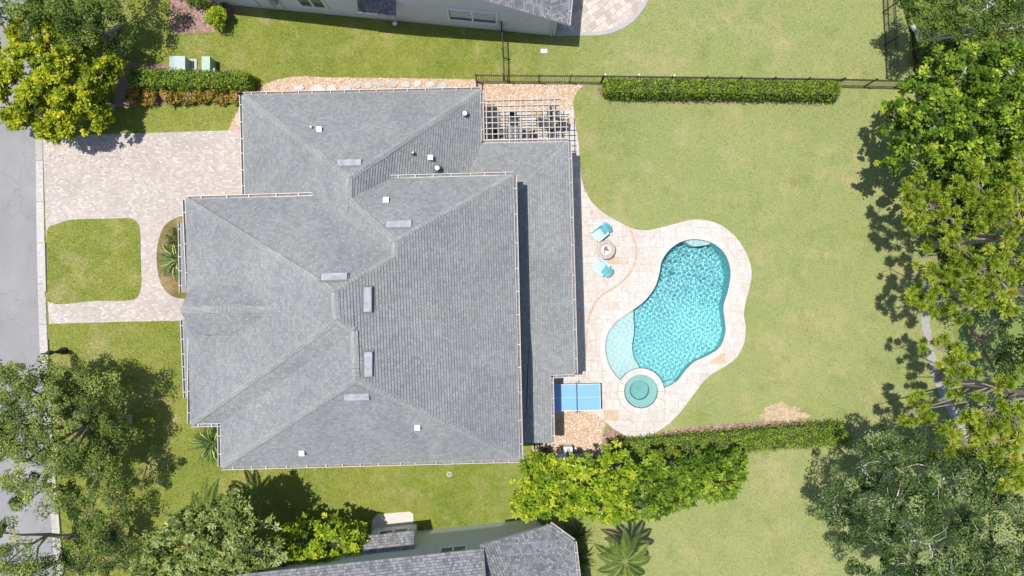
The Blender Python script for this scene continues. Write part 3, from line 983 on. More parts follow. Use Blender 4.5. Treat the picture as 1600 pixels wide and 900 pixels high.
# off-ridge vents and pipes: placed by plan position on their slope
def slope_at(key, px, py):
    pts = slopes[key]
    a, b, c = pts[0], pts[1], pts[2]
    n = (b - a).cross(c - a).normalized()
    if n.z < 0: n = -n
    o, d = Vector((0, 0, HC)), (W(px, py, 0) - Vector((0, 0, HC)))
    t = (a - o).dot(n) / d.dot(n)
    return o + d * t, n
M_vent = plain('vent_metal', (0.31, 0.32, 0.345), 0.75, 0.0, 0.22, 3.5)
M_ventd = plain('vent_slot', (0.05, 0.05, 0.055), 0.7, 0, 0.2, 5)
def roof_vent(key, p0, p1, w=0.36, h=0.16):
    """long low metal vent lying along its slope; the open side faces down the slope"""
    a, n = slope_at(key, *p0); b, _ = slope_at(key, *p1)
    d = (b - a).normalized()
    dn = Vector((n.x, n.y, 0)); dn = (dn - n * dn.dot(n)).normalized()
    c = (a + b) / 2
    L = (b - a).length / 2
    P = lambda x, y, z: c + d * x + dn * y + n * z
    w2 = w / 2
    v = [P(-L, -w2, 0.0), P(L, -w2, 0.0), P(L, w2, 0.0), P(-L, w2, 0.0), P(-L, -w2, 0.05), P(L, -w2, 0.05), P(L, w2 * 0.7, h), P(-L, w2 * 0.7, h), P(L, w2, h * 0.75), P(-L, w2, h * 0.75)]
    g = MB().add(v, [(4, 5, 6, 7), (7, 6, 8, 9), (0, 1, 5, 4), (1, 2, 8, 6, 5), (3, 0, 4, 7, 9)]).build('roof_vent', M_vent, house)
    MB().add([P(-L, w2 * 0.98, 0.02), P(L, w2 * 0.98, 0.02), P(L, w2 * 0.98, h * 0.7), P(-L, w2 * 0.98, h * 0.7)], [(0, 1, 2, 3)]).build('vent_opening', M_ventd, g)
    fl = MB()
    fl.add([P(-L - 0.08, -w2 - 0.1, 0.026), P(L + 0.08, -w2 - 0.1, 0.026), P(L + 0.08, w2 + 0.06, 0.026), P(-L - 0.08, w2 + 0.06, 0.026)], [(0, 1, 2, 3)])
    fl.build('flashing', M_cap, g)
roof_vent('garage_n', (528, 256), (565, 255))
roof_vent('main_n', (604, 352), (643, 351))
roof_vent('front_n', (503, 434), (543, 433))
roof_vent('main_e', (574, 449), (574, 487))
roof_vent('main_e', (575, 550), (575, 588))
roof_vent('main_s', (538, 619), (577, 618))
M_pipe = plain('pipe_white', (0.78, 0.77, 0.75), 0.5, 0, 0.06, 4.0)
M_lead = plain('pipe_dark', (0.10, 0.10, 0.11), 0.6, 0, 0.1, 4.0)
def roof_pipe(key, px, py, kind):
    c, n = slope_at(key, px, py)
    if kind == 'box':
        g = MB().box((c.x - 0.11, c.y - 0.11, c.z - 0.15), (c.x + 0.11, c.y + 0.11, c.z + 0.17)).build('vent_box', M_pipe, house)
        MB().box((c.x - 0.13, c.y - 0.13, c.z + 0.16), (c.x + 0.13, c.y + 0.13, c.z + 0.20)).build('cap', M_pipe, g)
    elif kind == 'pipe':
        g = MB().lathe([(0.045, -0.15), (0.045, 0.3)], c, 12).build('vent_pipe', M_pipe, house)
        MB().lathe([(0.12, -0.06), (0.055, 0.1)], c, 12).build('boot', M_lead, g)
    elif kind == 'dome':
        g = MB().lathe([(0.07, -0.15), (0.07, 0.25), (0.13, 0.26), (0.12, 0.31), (0.06, 0.35), (0.0, 0.36)], c, 18, False).build('vent_dome', M_pipe, house)
        MB().lathe([(0.22, -0.02), (0.11, 0.08)], c, 14).build('boot', M_lead, g)
for a in (('garage_n', 500, 203, 'box'), ('garage_n', 488, 200, 'pipe'), ('garage_e', 727, 179, 'dome'), ('garage_e', 646, 240, 'pipe'), ('garage_e', 673, 247, 'box'),
          ('garage_e', 684, 264, 'dome'), ('main_n', 604, 313, 'box'), ('main_s', 473, 707, 'box'), ('main_s', 653, 667, 'box')):
    roof_pipe(*a)

# ================================================================== neighbour house above (north)
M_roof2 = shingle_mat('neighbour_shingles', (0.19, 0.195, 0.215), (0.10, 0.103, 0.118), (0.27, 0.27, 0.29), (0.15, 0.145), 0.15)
M_siding = plain('siding_grey', (0.68, 0.665, 0.64), 0.85, 0, 0.04, 3.0, 0.05)
M_glass = plain('window_glass', (0.05, 0.06, 0.08), 0.08, 0, 0.2, 2.0)
def glass_mat():
    m, nt, b = nodes_of('window_pane')
    b.inputs['Base Color'].default_value = (0.045, 0.05, 0.065, 1)
    b.inputs['Roughness'].default_value = 0.05
    return m
M_pane = glass_mat()
nh = thing('neighbour_house', (W(600, 10).x, W(600, 10).y, 0), 'light grey house with white shuttered windows beyond the fence and gravel strip', 'house')
p0, p1 = W(340, 6), W(866, 56)
ax = (p1 - p0).normalized(); ay = Vector((-ax.y, ax.x, 0))          # along the wall, into the house
NL = (p1 - p0).length
def N(s, t, z): return p0 + ax * s + ay * t + Vector((0, 0, z))
ez, pitch, oh = 2.95, 0.48, 0.38
rid = NL / 2
wall = MB()
wall.add([N(0, 0, 0), N(NL, 0, 0), N(NL, 0, ez), N(rid, 0, ez + pitch * rid), N(0, 0, ez), N(0, 12, 0), N(NL, 12, 0), N(NL, 12, ez), N(rid, 12, ez + pitch * rid), N(0, 12, ez)],
         [(0, 1, 2, 3, 4), (9, 8, 7, 6, 5), (1, 6, 7, 2), (0, 4, 9, 5)])
wall.build('wall', M_siding, nh)
for k in range(16):      # lap boards of the side wall
    z = 0.25 + k * 0.2
    if z > 3.2: break
    MB().bar(N(0.02, -0.008, z), N(NL - 0.02, -0.008, z), 0.016, 0.012).build('lap_joint', M_siding, nh)
zr = ez + pitch * rid
ed = ez - pitch * oh
def nroof(sa, za, sb, zb): return [N(sa, -oh, za), N(sb, -oh, zb), N(sb, 12.4, zb), N(sa, 12.4, za)]
course_slope('roof_slope', [N(NL + 0.55, -oh, ez - pitch * 0.55 + 0.14), N(NL + 0.55, 12.4, ez - pitch * 0.55 + 0.14), N(rid, 12.4, zr + 0.14), N(rid, -oh, zr + 0.14)], M_roof2, nh)
course_slope('roof_slope', [N(-0.5, -oh, ez - pitch * 0.5 + 0.14), N(rid, -oh, zr + 0.14), N(rid, 12.4, zr + 0.14), N(-0.5, 12.4, ez - pitch * 0.5 + 0.14)], M_roof2, nh)
MB().add([N(NL + 0.55, -oh + 0.01, ez - pitch * 0.55), N(NL + 0.55, -oh + 0.01, ez - pitch * 0.55 + 0.13), N(rid, -oh + 0.01, zr + 0.13), N(rid, -oh + 0.01, zr),
          N(NL + 0.55, 12.3, ez - pitch * 0.55), N(rid, 12.3, zr)], [(0, 1, 2, 3), (0, 3, 5, 4)]).build('rake_board', M_fascia, nh)
MB().add([N(-0.5, -oh + 0.01, ez - pitch * 0.5), N(rid, -oh + 0.01, zr), N(rid, -oh + 0.01, zr + 0.13), N(-0.5, -oh + 0.01, ez - pitch * 0.5 + 0.13),
          N(-0.5, 12.3, ez - pitch * 0.5), N(rid, 12.3, zr)], [(0, 1, 2, 3), (1, 0, 4, 5)]).build('rake_board', M_fascia, nh)
gutter([N(NL + 0.57, -oh, ez - pitch * 0.55 + 0.12), N(NL + 0.57, 12, ez - pitch * 0.55 + 0.12)], nh, 1.2, N(NL / 2, 6, 3))
MB().box((0, 0, 0), (0.1, 0.08, 2.6)).build('downpipe', M_white, nh).location = N(NL - 0.25, -0.1, 0)
MB().box((0, 0, 0), (0.14, 0.14, 2.6)).build('corner_board', M_fascia, nh).location = N(NL - 0.10, -0.03, 0)
def on_wall(px, py):
    """point of the wall plane seen at that spot of the photo, as (s, z)"""
    o, d = Vector((0, 0, HC)), W(px, py, 0) - Vector((0, 0, HC))
    t = (p0 - o).dot(ay) / d.dot(ay)
    q = o + d * t - p0
    return q.dot(ax), q.z
def window(parent, F, s0, s1, z0, z1, panes=2, slats=0):
    """framed window in the wall frame F(s, t, z); t < 0 is outside"""
    fr = MB()
    def bx(mb, a0, a1, t0, t1, b0, b1):
        v = [F(a, t, z) for z in (b0, b1) for t in (t0, t1) for a in (a0, a1)]
        mb.add(v, [(0, 2, 3, 1), (4, 5, 7, 6), (0, 1, 5, 4), (1, 3, 7, 5), (3, 2, 6, 7), (2, 0, 4, 6)])
    w = 0.11
    bx(fr, s0 - w, s1 + w, -0.07, 0.02, z0 - w, z0); bx(fr, s0 - w, s1 + w, -0.07, 0.02, z1, z1 + w)
    bx(fr, s0 - w, s0, -0.07, 0.02, z0, z1); bx(fr, s1, s1 + w, -0.07, 0.02, z0, z1)
    f = fr.build('window', M_pipe, parent)
    step = (s1 - s0) / panes
    for k in range(panes):
        g = MB(); bx(g, s0 + k * step + 0.02, s0 + (k + 1) * step - 0.02, -0.012, 0.0, z0, z1)
        g.build('pane', M_pane, f)
        if k:
            m = MB(); bx(m, s0 + k * step - 0.05, s0 + k * step + 0.05, -0.065, -0.005, z0, z1)
            m.build('mullion', M_pipe, f)
        for j in range(slats):
            m = MB(); zz = z0 + (z1 - z0) * (j + 0.55 + slats * 0.35) / (slats * 1.42)
            if zz + 0.05 > z1: break
            bx(m, s0 + k * step + 0.05, s0 + (k + 1) * step - 0.05, -0.035, -0.014, zz - 0.045, zz + 0.045)
            m.build('shutter_slat', M_pipe, f)
def win_px(a, b, **kw):
    s0, z1 = on_wall(*a); s1, z0 = on_wall(*b)
    window(nh, N, s0, s1, max(0.3, z0), z1, **kw)
win_px((700, 13), (775, 36), panes=2, slats=5)
win_px((460, -8), (510, 12), panes=2, slats=0)
win_px((586, 17), (614, 25), panes=1, slats=2)
# little pent roof over the small window
s0, _ = on_wall(566, 8); s1, _ = on_wall(620, 8)
course_slope('roof_slope', [N(s0 - 0.05, -0.62, 2.35), N(s1 + 0.05, -0.62, 2.35), N(s1 + 0.05, 0.02, 2.95), N(s0 - 0.05, 0.02, 2.95)], M_roof2, nh)
MB().add([N(s0, -0.58, 2.27), N(s1, -0.58, 2.27), N(s1, 0, 2.27), N(s0, 0, 2.27), N(s0, -0.58, 2.34), N(s1, -0.58, 2.34), N(s1, 0, 2.9), N(s0, 0, 2.9)],
         [(3, 2, 1, 0), (0, 1, 5, 4), (1, 2, 6, 5), (3, 0, 4, 7)]).build('pent_frame', M_fascia, nh)
for px in (404, 425, 440):
    s, z = on_wall(px, 6)
    MB().tube([N(s, -0.06, 0.15), N(s, -0.06, 1.9)], [0.03, 0.03], 6).build('conduit', M_fascia, nh)
s, z = on_wall(430, 3)
MB().add([N(s + a, t, zz) for zz in (1.2, 1.75) for t in (-0.2, 0) for a in (-0.2, 0.2)], [(0, 2, 3, 1), (4, 5, 7, 6), (0, 1, 5, 4), (1, 3, 7, 5), (3, 2, 6, 7), (2, 0, 4, 6)]).build('meter_box', M_vent, nh)

# patio of that house: square pavers set diagonally, each its own piece
patio = sheet('neighbour_patio', PATIO_N, M_soil, 0.012)
M_pav = stone_mat('patio_pavers', [(0.0, (0.36, 0.31, 0.27)), (0.4, (0.46, 0.40, 0.35)), (0.8, (0.54, 0.48, 0.43)), (1.0, (0.50, 0.42, 0.35))], 0.8, 0.15)
inner = offset_loop(PATIO_N, -0.2)
INP = ccw(W2(smooth_loop([(868, 50), (905, 50), (938, 49), (964, 41), (985, 28), (1002, 8), (1009, -10), (1011, -40)], 4, False) + [(868, -40)]))
A = np.array(INP); lo, hi = A.min(0), A.max(0)
ca, sa = math.cos(math.radians(38)), math.sin(math.radians(38))
shared = None
for i in range(-40, 60):
    for j in range(-60, 60):
        s = 0.36
        cx0, cy0 = (i + 0.5 * (j % 2)) * s, j * s
        cx, cyy = lo[0] + cx0 * ca - cy0 * sa, lo[1] + cx0 * sa + cy0 * ca
        if not (lo[0] - 0.4 < cx < hi[0] + 0.4 and lo[1] - 0.4 < cyy < W(0, -4).y): continue
        q = [(cx + a * ca - b * sa, cyy + a * sa + b * ca) for a, b in ((-0.174, -0.174), (0.174, -0.174), (0.174, 0.174), (-0.174, 0.174))]
        ins = inside([p[0] for p in q], [p[1] for p in q], INP)
        if ins.all():
            if shared is None:
                shared = MB().prism([(p[0] - cx, p[1] - cyy) for p in q], -0.03, 0.0).mesh('patio_paver')
            o = obj('patio_paver', shared, M_pav, patio)
            o.location = (cx, cyy, 0.035 + random.uniform(-0.003, 0.003))
        elif ins.any():
            me = slab_mesh('patio_paver', [q, INP], [], 0.034, 0.0)
            if me: obj('patio_paver', me, M_pav, patio)
obj('patio_border', slab_mesh('patio_border', [PATIO_N], [INP], 0.033, -0.02), plain('border_stone', (0.36, 0.33, 0.33), 0.8, 0, 0.12, 9.0, 0.2), patio)

# ================================================================== neighbour house below (south)
sh = thing('gabled_house', (W(660, 880).x, W(660, 880).y, 0), 'neighbouring house with dark speckled shingle roof and pale green-grey wall below the lawn', 'house')
M_wall_s = plain('stucco_greygreen', (0.64, 0.68, 0.67), 0.9, 0, 0.05, 4.0, 0.1)
q0, q1 = W(380, 858), W(844, 809)
bx_ = (q1 - q0).normalized(); by_ = Vector((bx_.y, -bx_.x, 0))       # along the wall, into the house (down the picture)
SL = (q1 - q0).length
def S(s, t, z): return q0 + bx_ * s + by_ * t + Vector((0, 0, z))
def s_of(px, py, z):
    d = W(px, py, z) - q0
    return d.dot(bx_), d.dot(by_)
sl = s_of(757, 866, 5.0)[0]
rz = 3.0
cor = [s_of(859, 820, rz), s_of(896, 847, rz), s_of(905, 905, rz)]
# walls: long block and the lower end with its cut corner
MB().prism(ccw([tuple(S(s, t, 0).xy) for s, t in ((0, 0), (sl - 0.3, 0), (sl - 0.3, 9), (0, 9))]), 0, 4.85).build('wall', M_wall_s, sh)
gp = 0.55
zt = rz + gp * (cor[0][0] - sl)
wl = MB()
wl.add([S(sl - 0.3, 0.01, 0), S(SL - 0.3, 0.01, 0), S(SL - 0.3, 0.01, rz + 0.1), S(sl - 0.3, 0.01, zt - 0.1)], [(0, 1, 2, 3)])
wl.build('gable_wall', M_wall_s, sh)
MB().prism(ccw([tuple(S(s, t, 0).xy) for s, t in ((sl - 0.3, 0.03), (SL - 0.3, 0.03), (SL + 0.55, 1.0), (SL + 0.55, 9), (sl - 0.3, 9))]), 0, rz - 0.1).build('wall', M_wall_s, sh)
P1, P2, P3 = S(*cor[0], rz), S(*cor[1], rz), S(cor[2][0], 9.3, rz)
T0 = S(sl - 0.2, cor[0][1], zt)
I1 = S(cor[1][0] - 3.0, cor[1][1] + 2.2, rz + gp * 3.0)
course_slope('roof_slope', [P1, T0, S(sl - 0.2, 9.3, zt + 0.3), I1], M_roof2, sh)
course_slope('roof_slope', [P1, P2, I1], M_roof2, sh)
course_slope('roof_slope', [P2, P3, S(sl - 0.2, 9.3, zt + 0.3), I1], M_roof2, sh)
ridge_cap(P1, I1, M_roof2, sh); ridge_cap(P2, I1, M_roof2, sh)
gutter([P1, P2, P3], sh, 1.1, S(SL / 2, 5, 3))
MB().add([T0 + Vector((0, 0, -0.16)), P1 + Vector((0, 0, -0.16)), P1 + Vector((0, 0, -0.01)), T0 + Vector((0, 0, -0.01)), S(sl - 0.2, 0, zt - 0.18), S(cor[0][0], 0.0, rz - 0.16)],
         [(0, 1, 2, 3), (0, 4, 5, 1)]).build('rake_board', M_fascia, sh)
ov = s_of(640, 877, 5.0)[1]
course_slope('roof_slope', [S(-0.4, -0.42, 5.0), S(sl, -0.42, 5.0), S(sl, 4.5, 7.6), S(-0.4, 4.5, 7.6)], M_roof2, sh)
course_slope('roof_slope', [S(-0.4, 9.4, 5.0), S(-0.4, 4.5, 7.6), S(sl, 4.5, 7.6), S(sl, 9.4, 5.0)], M_roof2, sh)
MB().add([S(sl - 0.02, -0.40, 4.85), S(sl - 0.02, -0.40, 5.0), S(sl - 0.02, 4.5, 7.58), S(sl - 0.02, 9.3, 5.0), S(sl - 0.02, 9.3, 4.85), S(sl - 0.02, 4.5, 7.4)], [(0, 1, 2, 5), (5, 2, 3, 4)]).build('rake_board', M_fascia, sh)
MB().add([S(-0.38, -0.40, 4.84), S(sl - 0.03, -0.40, 4.84), S(sl - 0.03, -0.40, 4.98), S(-0.38, -0.40, 4.98), S(-0.38, 0, 4.84), S(sl - 0.03, 0, 4.84)], [(0, 1, 2, 3), (0, 4, 5, 1)]).build('fascia', M_fascia, sh)
MB().add([S(sl - 0.3, 0, 4.8), S(sl - 0.3, 9, 4.8), S(sl - 0.3, 4.5, 7.3)], [(0, 1, 2)]).build('gable_wall', M_wall_s, sh)
# bay with window under a small pent roof
b0, b1 = s_of(566, 860, 3.0)[0], s_of(643, 850, 3.0)[0]
MB().add([S(b0 + 0.1, -0.42, 0), S(b1 - 0.1, -0.42, 0), S(b1 - 0.1, -0.42, 2.35), S(b0 + 0.1, -0.42, 2.35), S(b0 + 0.1, 0, 0), S(b1 - 0.1, 0, 0), S(b1 - 0.1, 0, 2.6), S(b0 + 0.1, 0, 2.6)],
         [(0, 1, 2, 3), (1, 5, 6, 2), (4, 0, 3, 7)]).build('bay_wall', M_wall_s, sh)
course_slope('roof_slope', [S(b0 - 0.1, -0.80, 2.35), S(b1 + 0.1, -0.80, 2.35), S(b1 + 0.1, 0.02, 2.9), S(b0 - 0.1, 0.02, 2.9)], M_roof2, sh)
MB().add([S(b0 - 0.08, -0.78, 2.22), S(b1 + 0.08, -0.78, 2.22), S(b1 + 0.08, -0.78, 2.34), S(b0 - 0.08, -0.78, 2.34), S(b0 - 0.08, 0, 2.3), S(b1 + 0.08, 0, 2.3)], [(0, 1, 2, 3), (0, 4, 5, 1)]).build('pent_frame', M_fascia, sh)
window(sh, lambda s, t, z: S(s, t - 0.43, z), b0 + 0.6, b1 - 0.5, 0.9, 1.95, 2)
ws_ = s_of(715, 866, 4.0)[0]
window(sh, lambda s, t, z: S(s, t, z), ws_ - 0.9, ws_ + 0.4, 3.3, 4.3, 2)
# ------------------------------------------------------------------ fences: posts, rails and every picket
M_black = plain('black_aluminium', (0.018, 0.019, 0.021), 0.45, 0, 0.2, 4.0)
M_cream = plain('post_cap_cream', (0.62, 0.60, 0.52), 0.6, 0, 0.1, 4.0)
picket_me = MB().box((-0.009, -0.009, 0.06), (0.009, 0.009, 1.42)).mesh('picket'); picket_me.materials.append(M_black)
post_me = MB().box((-0.032, -0.032, 0.0), (0.032, 0.032, 1.48)).box((-0.042, -0.042, 1.48), (0.042, 0.042, 1.52)).mesh('post'); post_me.materials.append(M_black)
def put(me, name, loc, parent, rz=0.0):
    o = bpy.data.objects.new(name, me)
    o.location, o.rotation_euler = loc, (0, 0, rz)
    COL.objects.link(o)
    o.parent = parent
    o.matrix_parent_inverse = parent_inv(parent)
    return o
def fence(pts, label, step=0.125, bay=1.83, name='metal_fence', caps=()):
    P = [W(x, y) for x, y in pts]
    t = thing(name, P[0], label, 'fence', None)
    npk = 0
    for a, b in zip(P[:-1], P[1:]):
        d = (b - a); L = d.length; d.normalize()
        rz = math.atan2(d.y, d.x)
        for z in (0.16, 1.16, 1.32):
            MB().bar(a + Vector((0, 0, z)), b + Vector((0, 0, z)), 0.03, 0.035).build('rail', M_black, t)
        nb = max(1, round(L / bay))
        for k in range(nb + 1):
            put(post_me, 'post', a.lerp(b, k / nb), t, rz)
        n = int(L / step)
        for k in range(1, n):
            put(picket_me, 'picket', a.lerp(b, k / n), t, rz)
    for (x, y) in caps:
        c = W(x, y)
        MB().lathe([(0.06, 1.52), (0.075, 1.56), (0.05, 1.62), (0.0, 1.65)], c, 10, False).build('post_cap', M_cream, t)
    return t
fence([(745, 128), (938, 129.5)], 'black picket fence run along the gravel above the pergola')
fence([(940, 129.5), (1300, 134.5)], 'black picket fence run rising behind the long clipped hedge', 0.14, 1.95, caps=((940, 129.5), (991, 130), (1044, 131)))
fence([(1302, 134.5), (1445, 138)], 'black picket fence run between the clipped hedge and the woodland', 0.14, 1.7)
fence([(787, 126), (786, 90), (784, 50)], 'short black fence crossing the grass to the grey neighbouring house')
fence([(1376, -60), (1379, 20), (1384, 122)], 'black picket fence going up the picture beside the woodland edge', 0.125)
fence([(745, 129), (748, 176)], 'narrow black garden gate between fence and garage corner', 0.12, 1.2, 'garden_gate')
fence([(834, 690), (837, 724)], 'small black gate between house corner and bright green shrubs', 0.12, 1.2, 'garden_gate')

# ------------------------------------------------------------------ pergola
M_perg = plain('pergola_timber', (0.44, 0.40, 0.37), 0.7, 0, 0.12, 5.0)
perg = thing('pergola', W(820, 195), 'pale timber pergola lattice over the patio beside the garage roof', 'pergola')
ZP = 2.55
for k in range(8):
    y = 156.5 + k * 8.75
    xr = 876 if k < 3 else 888
    MB().bar(W(755, y + 1.2, ZP), W(xr, y - 1.4, ZP), 0.045, 0.19).build('rafter', M_perg, perg)
for k in range(15):
    x = 760 + k * 8.9
    MB().bar(W(x - 0.6, 148 if k < 13 else 160, ZP + 0.125), W(x + 1.0, 221.5, ZP + 0.125), 0.04, 0.045).build('batten', M_perg, perg)
for (x, y) in ((862, 164), (868, 214), (759, 164)):
    c = W(x, y, ZP)
    MB().box((c.x - 0.07, c.y - 0.07, 0.02), (c.x + 0.07, c.y + 0.07, ZP - 0.32)).build('post', M_perg, perg)
for (a, b) in (((862, 150), (869, 221)), ((759, 150), (761, 221))):
    MB().bar(W(*a, ZP - 0.2), W(*b, ZP - 0.2), 0.06, 0.2).build('beam', M_perg, perg)

# ------------------------------------------------------------------ patio furniture
M_iron = plain('dark_iron', (0.022, 0.022, 0.026), 0.5, 0.2, 0.2, 5.0)
M_slate = plain('slate_top', (0.16, 0.175, 0.19), 0.5, 0, 0.15, 6.0)
def table(name, c, w, d, h, label, cols, round_=False):
    t = thing(name, c, label, 'table')
    if round_:
        MB().lathe([(w / 2 - 0.01, h - 0.03), (w / 2, h - 0.02), (w / 2, h)], c, 24).build('table_top', M_iron, t)
        MB().lathe([(0.03, 0.03), (0.03, h - 0.03)], c, 10).build('column', M_iron, t)
        MB().lathe([(0.24, 0.03), (0.22, 0.06), (0.03, 0.08)], c, 20).build('foot', M_iron, t)
    else:
        for k in range(3):
            x = -w / 2 + k * w / 3
            MB().box((c.x + x + 0.008, c.y - d / 2, h - 0.03), (c.x + x + w / 3 - 0.008, c.y + d / 2, h)).build('top_panel', M_slate, t)
        MB().box((c.x - w / 2 + 0.06, c.y - d / 2 + 0.05, h - 0.09), (c.x + w / 2 - 0.06, c.y + d / 2 - 0.05, h - 0.032)).build('apron', M_iron, t)
        for sx in (-1, 1):
            for sy in (-1, 1):
                MB().box((c.x + sx * (w / 2 - 0.07) - 0.025, c.y + sy * (d / 2 - 0.07) - 0.025, 0.03), (c.x + sx * (w / 2 - 0.07) + 0.025, c.y + sy * (d / 2 - 0.07) + 0.025, h - 0.09)).build('leg', M_iron, t)
    return t
table('patio_table', W(803, 211), 0.95, 0.75, 0.74, 'rectangular slate-grey table under the pergola', 0)
table('bistro_table', W(860, 199), 0.6, 0.6, 0.74, 'small round black table under the right end of the pergola', 0, True)
def patio_chair(c, ang, label):
    """c on the floor, facing ang"""
    t = thing('patio_chair', c, label, 'chair', 'black patio chairs under the pergola')
    t.rotation_euler = (0, 0, ang)
    ca, sa = math.cos(ang), math.sin(ang)
    def L(x, y, z): return Vector((c.x + x * ca - y * sa, c.y + x * sa + y * ca, z))
    def slab(name, pts, th):
        a = [L(*p) for p in pts]; n = (a[1] - a[0]).cross(a[3] - a[0]).normalized() * th
        MB().add(a + [p + n for p in a], [(3, 2, 1, 0), (4, 5, 6, 7), (0, 1, 5, 4), (1, 2, 6, 5), (2, 3, 7, 6), (3, 0, 4, 7)]).build(name, M_iron, t)
    slab('seat', [(-0.22, -0.23, 0.43), (0.24, -0.23, 0.43), (0.24, 0.23, 0.43), (-0.22, 0.23, 0.43)], 0.025)
    slab('backrest', [(-0.22, -0.22, 0.50), (-0.22, 0.22, 0.50), (-0.34, 0.22, 0.92), (-0.34, -0.22, 0.92)], 0.02)
    for sx, sy in ((-0.2, -0.2), (-0.2, 0.2), (0.21, -0.2), (0.21, 0.2)):
        MB().tube([L(sx, sy, 0.43), L(sx * 1.12, sy * 1.12, 0.035)], [0.014, 0.012], 6).build('leg', M_iron, t)
    for sy in (-0.25, 0.25):
        MB().tube([L(-0.26, sy, 0.62), L(0.2, sy, 0.64), L(0.22, sy, 0.43)], [0.013, 0.013, 0.013], 6).build('armrest', M_iron, t)
zf = Vector((0, 0, 0.032))
patio_chair(W(801, 190) + zf, math.radians(-92), 'black chair at the upper side of the slate-grey patio table')
patio_chair(W(826, 213) + zf, math.radians(176), 'black chair at the right end of the slate-grey patio table')
patio_chair(W(780, 209) + zf, math.radians(4), 'black chair at the left end of the slate-grey patio table')
patio_chair(W(846, 194) + zf, math.radians(-12), 'black chair left of the small round black table')
patio_chair(W(876, 197) + zf, math.radians(172), 'black chair right of the small round black table')
patio_chair(W(862, 216) + zf, math.radians(95), 'black chair below the small round black table')
patio_chair(W(862, 181) + zf, math.radians(-88), 'black chair above the small round black table')

# ------------------------------------------------------------------ fire pit and two slatted lounge chairs
M_fire = plain('cast_stone', (0.40, 0.335, 0.31), 0.85, 0, 0.15, 9.0, 0.3)
M_fire2 = plain('cast_stone_pale', (0.58, 0.54, 0.52), 0.8, 0, 0.1, 9.0)
M_lava = plain('lava_rock', (0.20, 0.14, 0.14), 0.95, 0, 0.6, 22.0, 1.0)
fc = W(945, 391)
fp = thing('fire_pit', fc, 'round cast-stone fire pit between two turquoise chairs', 'fire pit')
MB().lathe([(0.50, 0.03), (0.50, 0.36), (0.55, 0.38), (0.555, 0.45), (0.54, 0.47), (0.30, 0.475), (0.29, 0.455)], fc, 40, False).build('bowl', M_fire, fp, True)
MB().lathe([(0.30, 0.47), (0.295, 0.50), (0.22, 0.49), (0.20, 0.42), (0.0, 0.40)], fc, 32, False).build('burner_pan', M_fire2, fp)
for k in range(26):
    a, r = random.uniform(0, 6.28), 0.17 * math.sqrt(random.random())
    s = random.uniform(0.025, 0.05)
    MB().lathe([(s * 0.5, -s * 0.5), (s, 0), (s * 0.7, s * 0.7), (0.001, s)], (fc.x + r * math.cos(a), fc.y + r * math.sin(a), 0.44), 6, False).build('lava_rock', M_lava, fp)

M_turq = plain('turquoise_resin', (0.12, 0.42, 0.49), 0.45, 0, 0.06, 4.0)
M_pale = plain('pale_aqua_resin', (0.40, 0.60, 0.66), 0.45, 0, 0.06, 4.0)
def adirondack(c, ang, label):
    t = thing('adirondack_chair', c, label, 'chair', 'turquoise chairs by the fire pit')
    ca, sa = math.cos(ang), math.sin(ang)
    def L(x, y, z): return Vector((c.x + x * ca - y * sa, c.y + x * sa + y * ca, c.z + z))
    for k in range(6):          # seat slats falling to the back
        x0 = 0.42 - k * 0.105
        z = 0.36 - k * 0.03
        MB().bar(L(x0, -0.27, z), L(x0, 0.27, z), 0.085, 0.022, (0, 0, 1)).build('seat_slat', M_pale, t)
    for k in range(7):          # fanned back slats, round topped
        y = (k - 3)
        top = 0.62 - 0.012 * y * y
        a, b = L(-0.16, y * 0.066, 0.19), L(-0.16 - top * 0.80, y * 0.092, 0.19 + top)
        MB().bar(a, b, 0.066, 0.02, (ca, sa, 0.9)).build('back_slat', M_turq, t)
    for s in (-1, 1):
        MB().bar(L(-0.36, s * 0.33, 0.52), L(0.44, s * 0.35, 0.56), 0.12, 0.022).build('armrest', M_pale, t)
        MB().bar(L(0.37, s * 0.31, 0.0), L(0.37, s * 0.31, 0.55), 0.03, 0.10, (1, 0, 0)).build('front_leg', M_turq, t)
        MB().bar(L(0.45, s * 0.29, 0.33), L(-0.50, s * 0.29, 0.03), 0.025, 0.11).build('side_rail', M_turq, t)
    MB().bar(L(-0.38, -0.33, 0.50), L(-0.38, 0.33, 0.50), 0.03, 0.05).build('back_brace', M_turq, t)
adirondack(W(936, 364) + zf, math.radians(218), 'turquoise slatted lounge chair above the round fire pit')
adirondack(W(938, 418) + zf, math.radians(142), 'turquoise slatted lounge chair below the round fire pit')

# ------------------------------------------------------------------ table tennis table
tt_c = (W(862, 601, 0.76) + W(940, 641, 0.76)) / 2
tt = thing('table_tennis_table', (tt_c.x, tt_c.y, 0.03), 'bright blue table tennis table with white edge lines beside the spa', 'table tennis table')
M_blue = plain('table_blue', (0.14, 0.34, 0.68), 0.5, 0, 0.03, 3.0)
M_line = plain('line_white', (0.78, 0.80, 0.82), 0.5, 0, 0.03, 3.0)
M_dk = plain('steel_dark', (0.05, 0.055, 0.07), 0.5, 0.2, 0.1, 3.0)
c4, s4 = math.cos(ROT), math.sin(ROT)
def TL(x, y, z): return Vector((tt_c.x + x * c4 - y * s4, tt_c.y + x * s4 + y * c4, z))
def tbox(name, x0, x1, y0, y1, z0, z1, mat, parent):
    v = [TL(x, y, z) for z in (z0, z1) for y in (y0, y1) for x in (x0, x1)]
    return MB().add(v, [(0, 2, 3, 1), (4, 5, 7, 6), (0, 1, 5, 4), (1, 3, 7, 5), (3, 2, 6, 7), (2, 0, 4, 6)]).build(name, mat, parent)
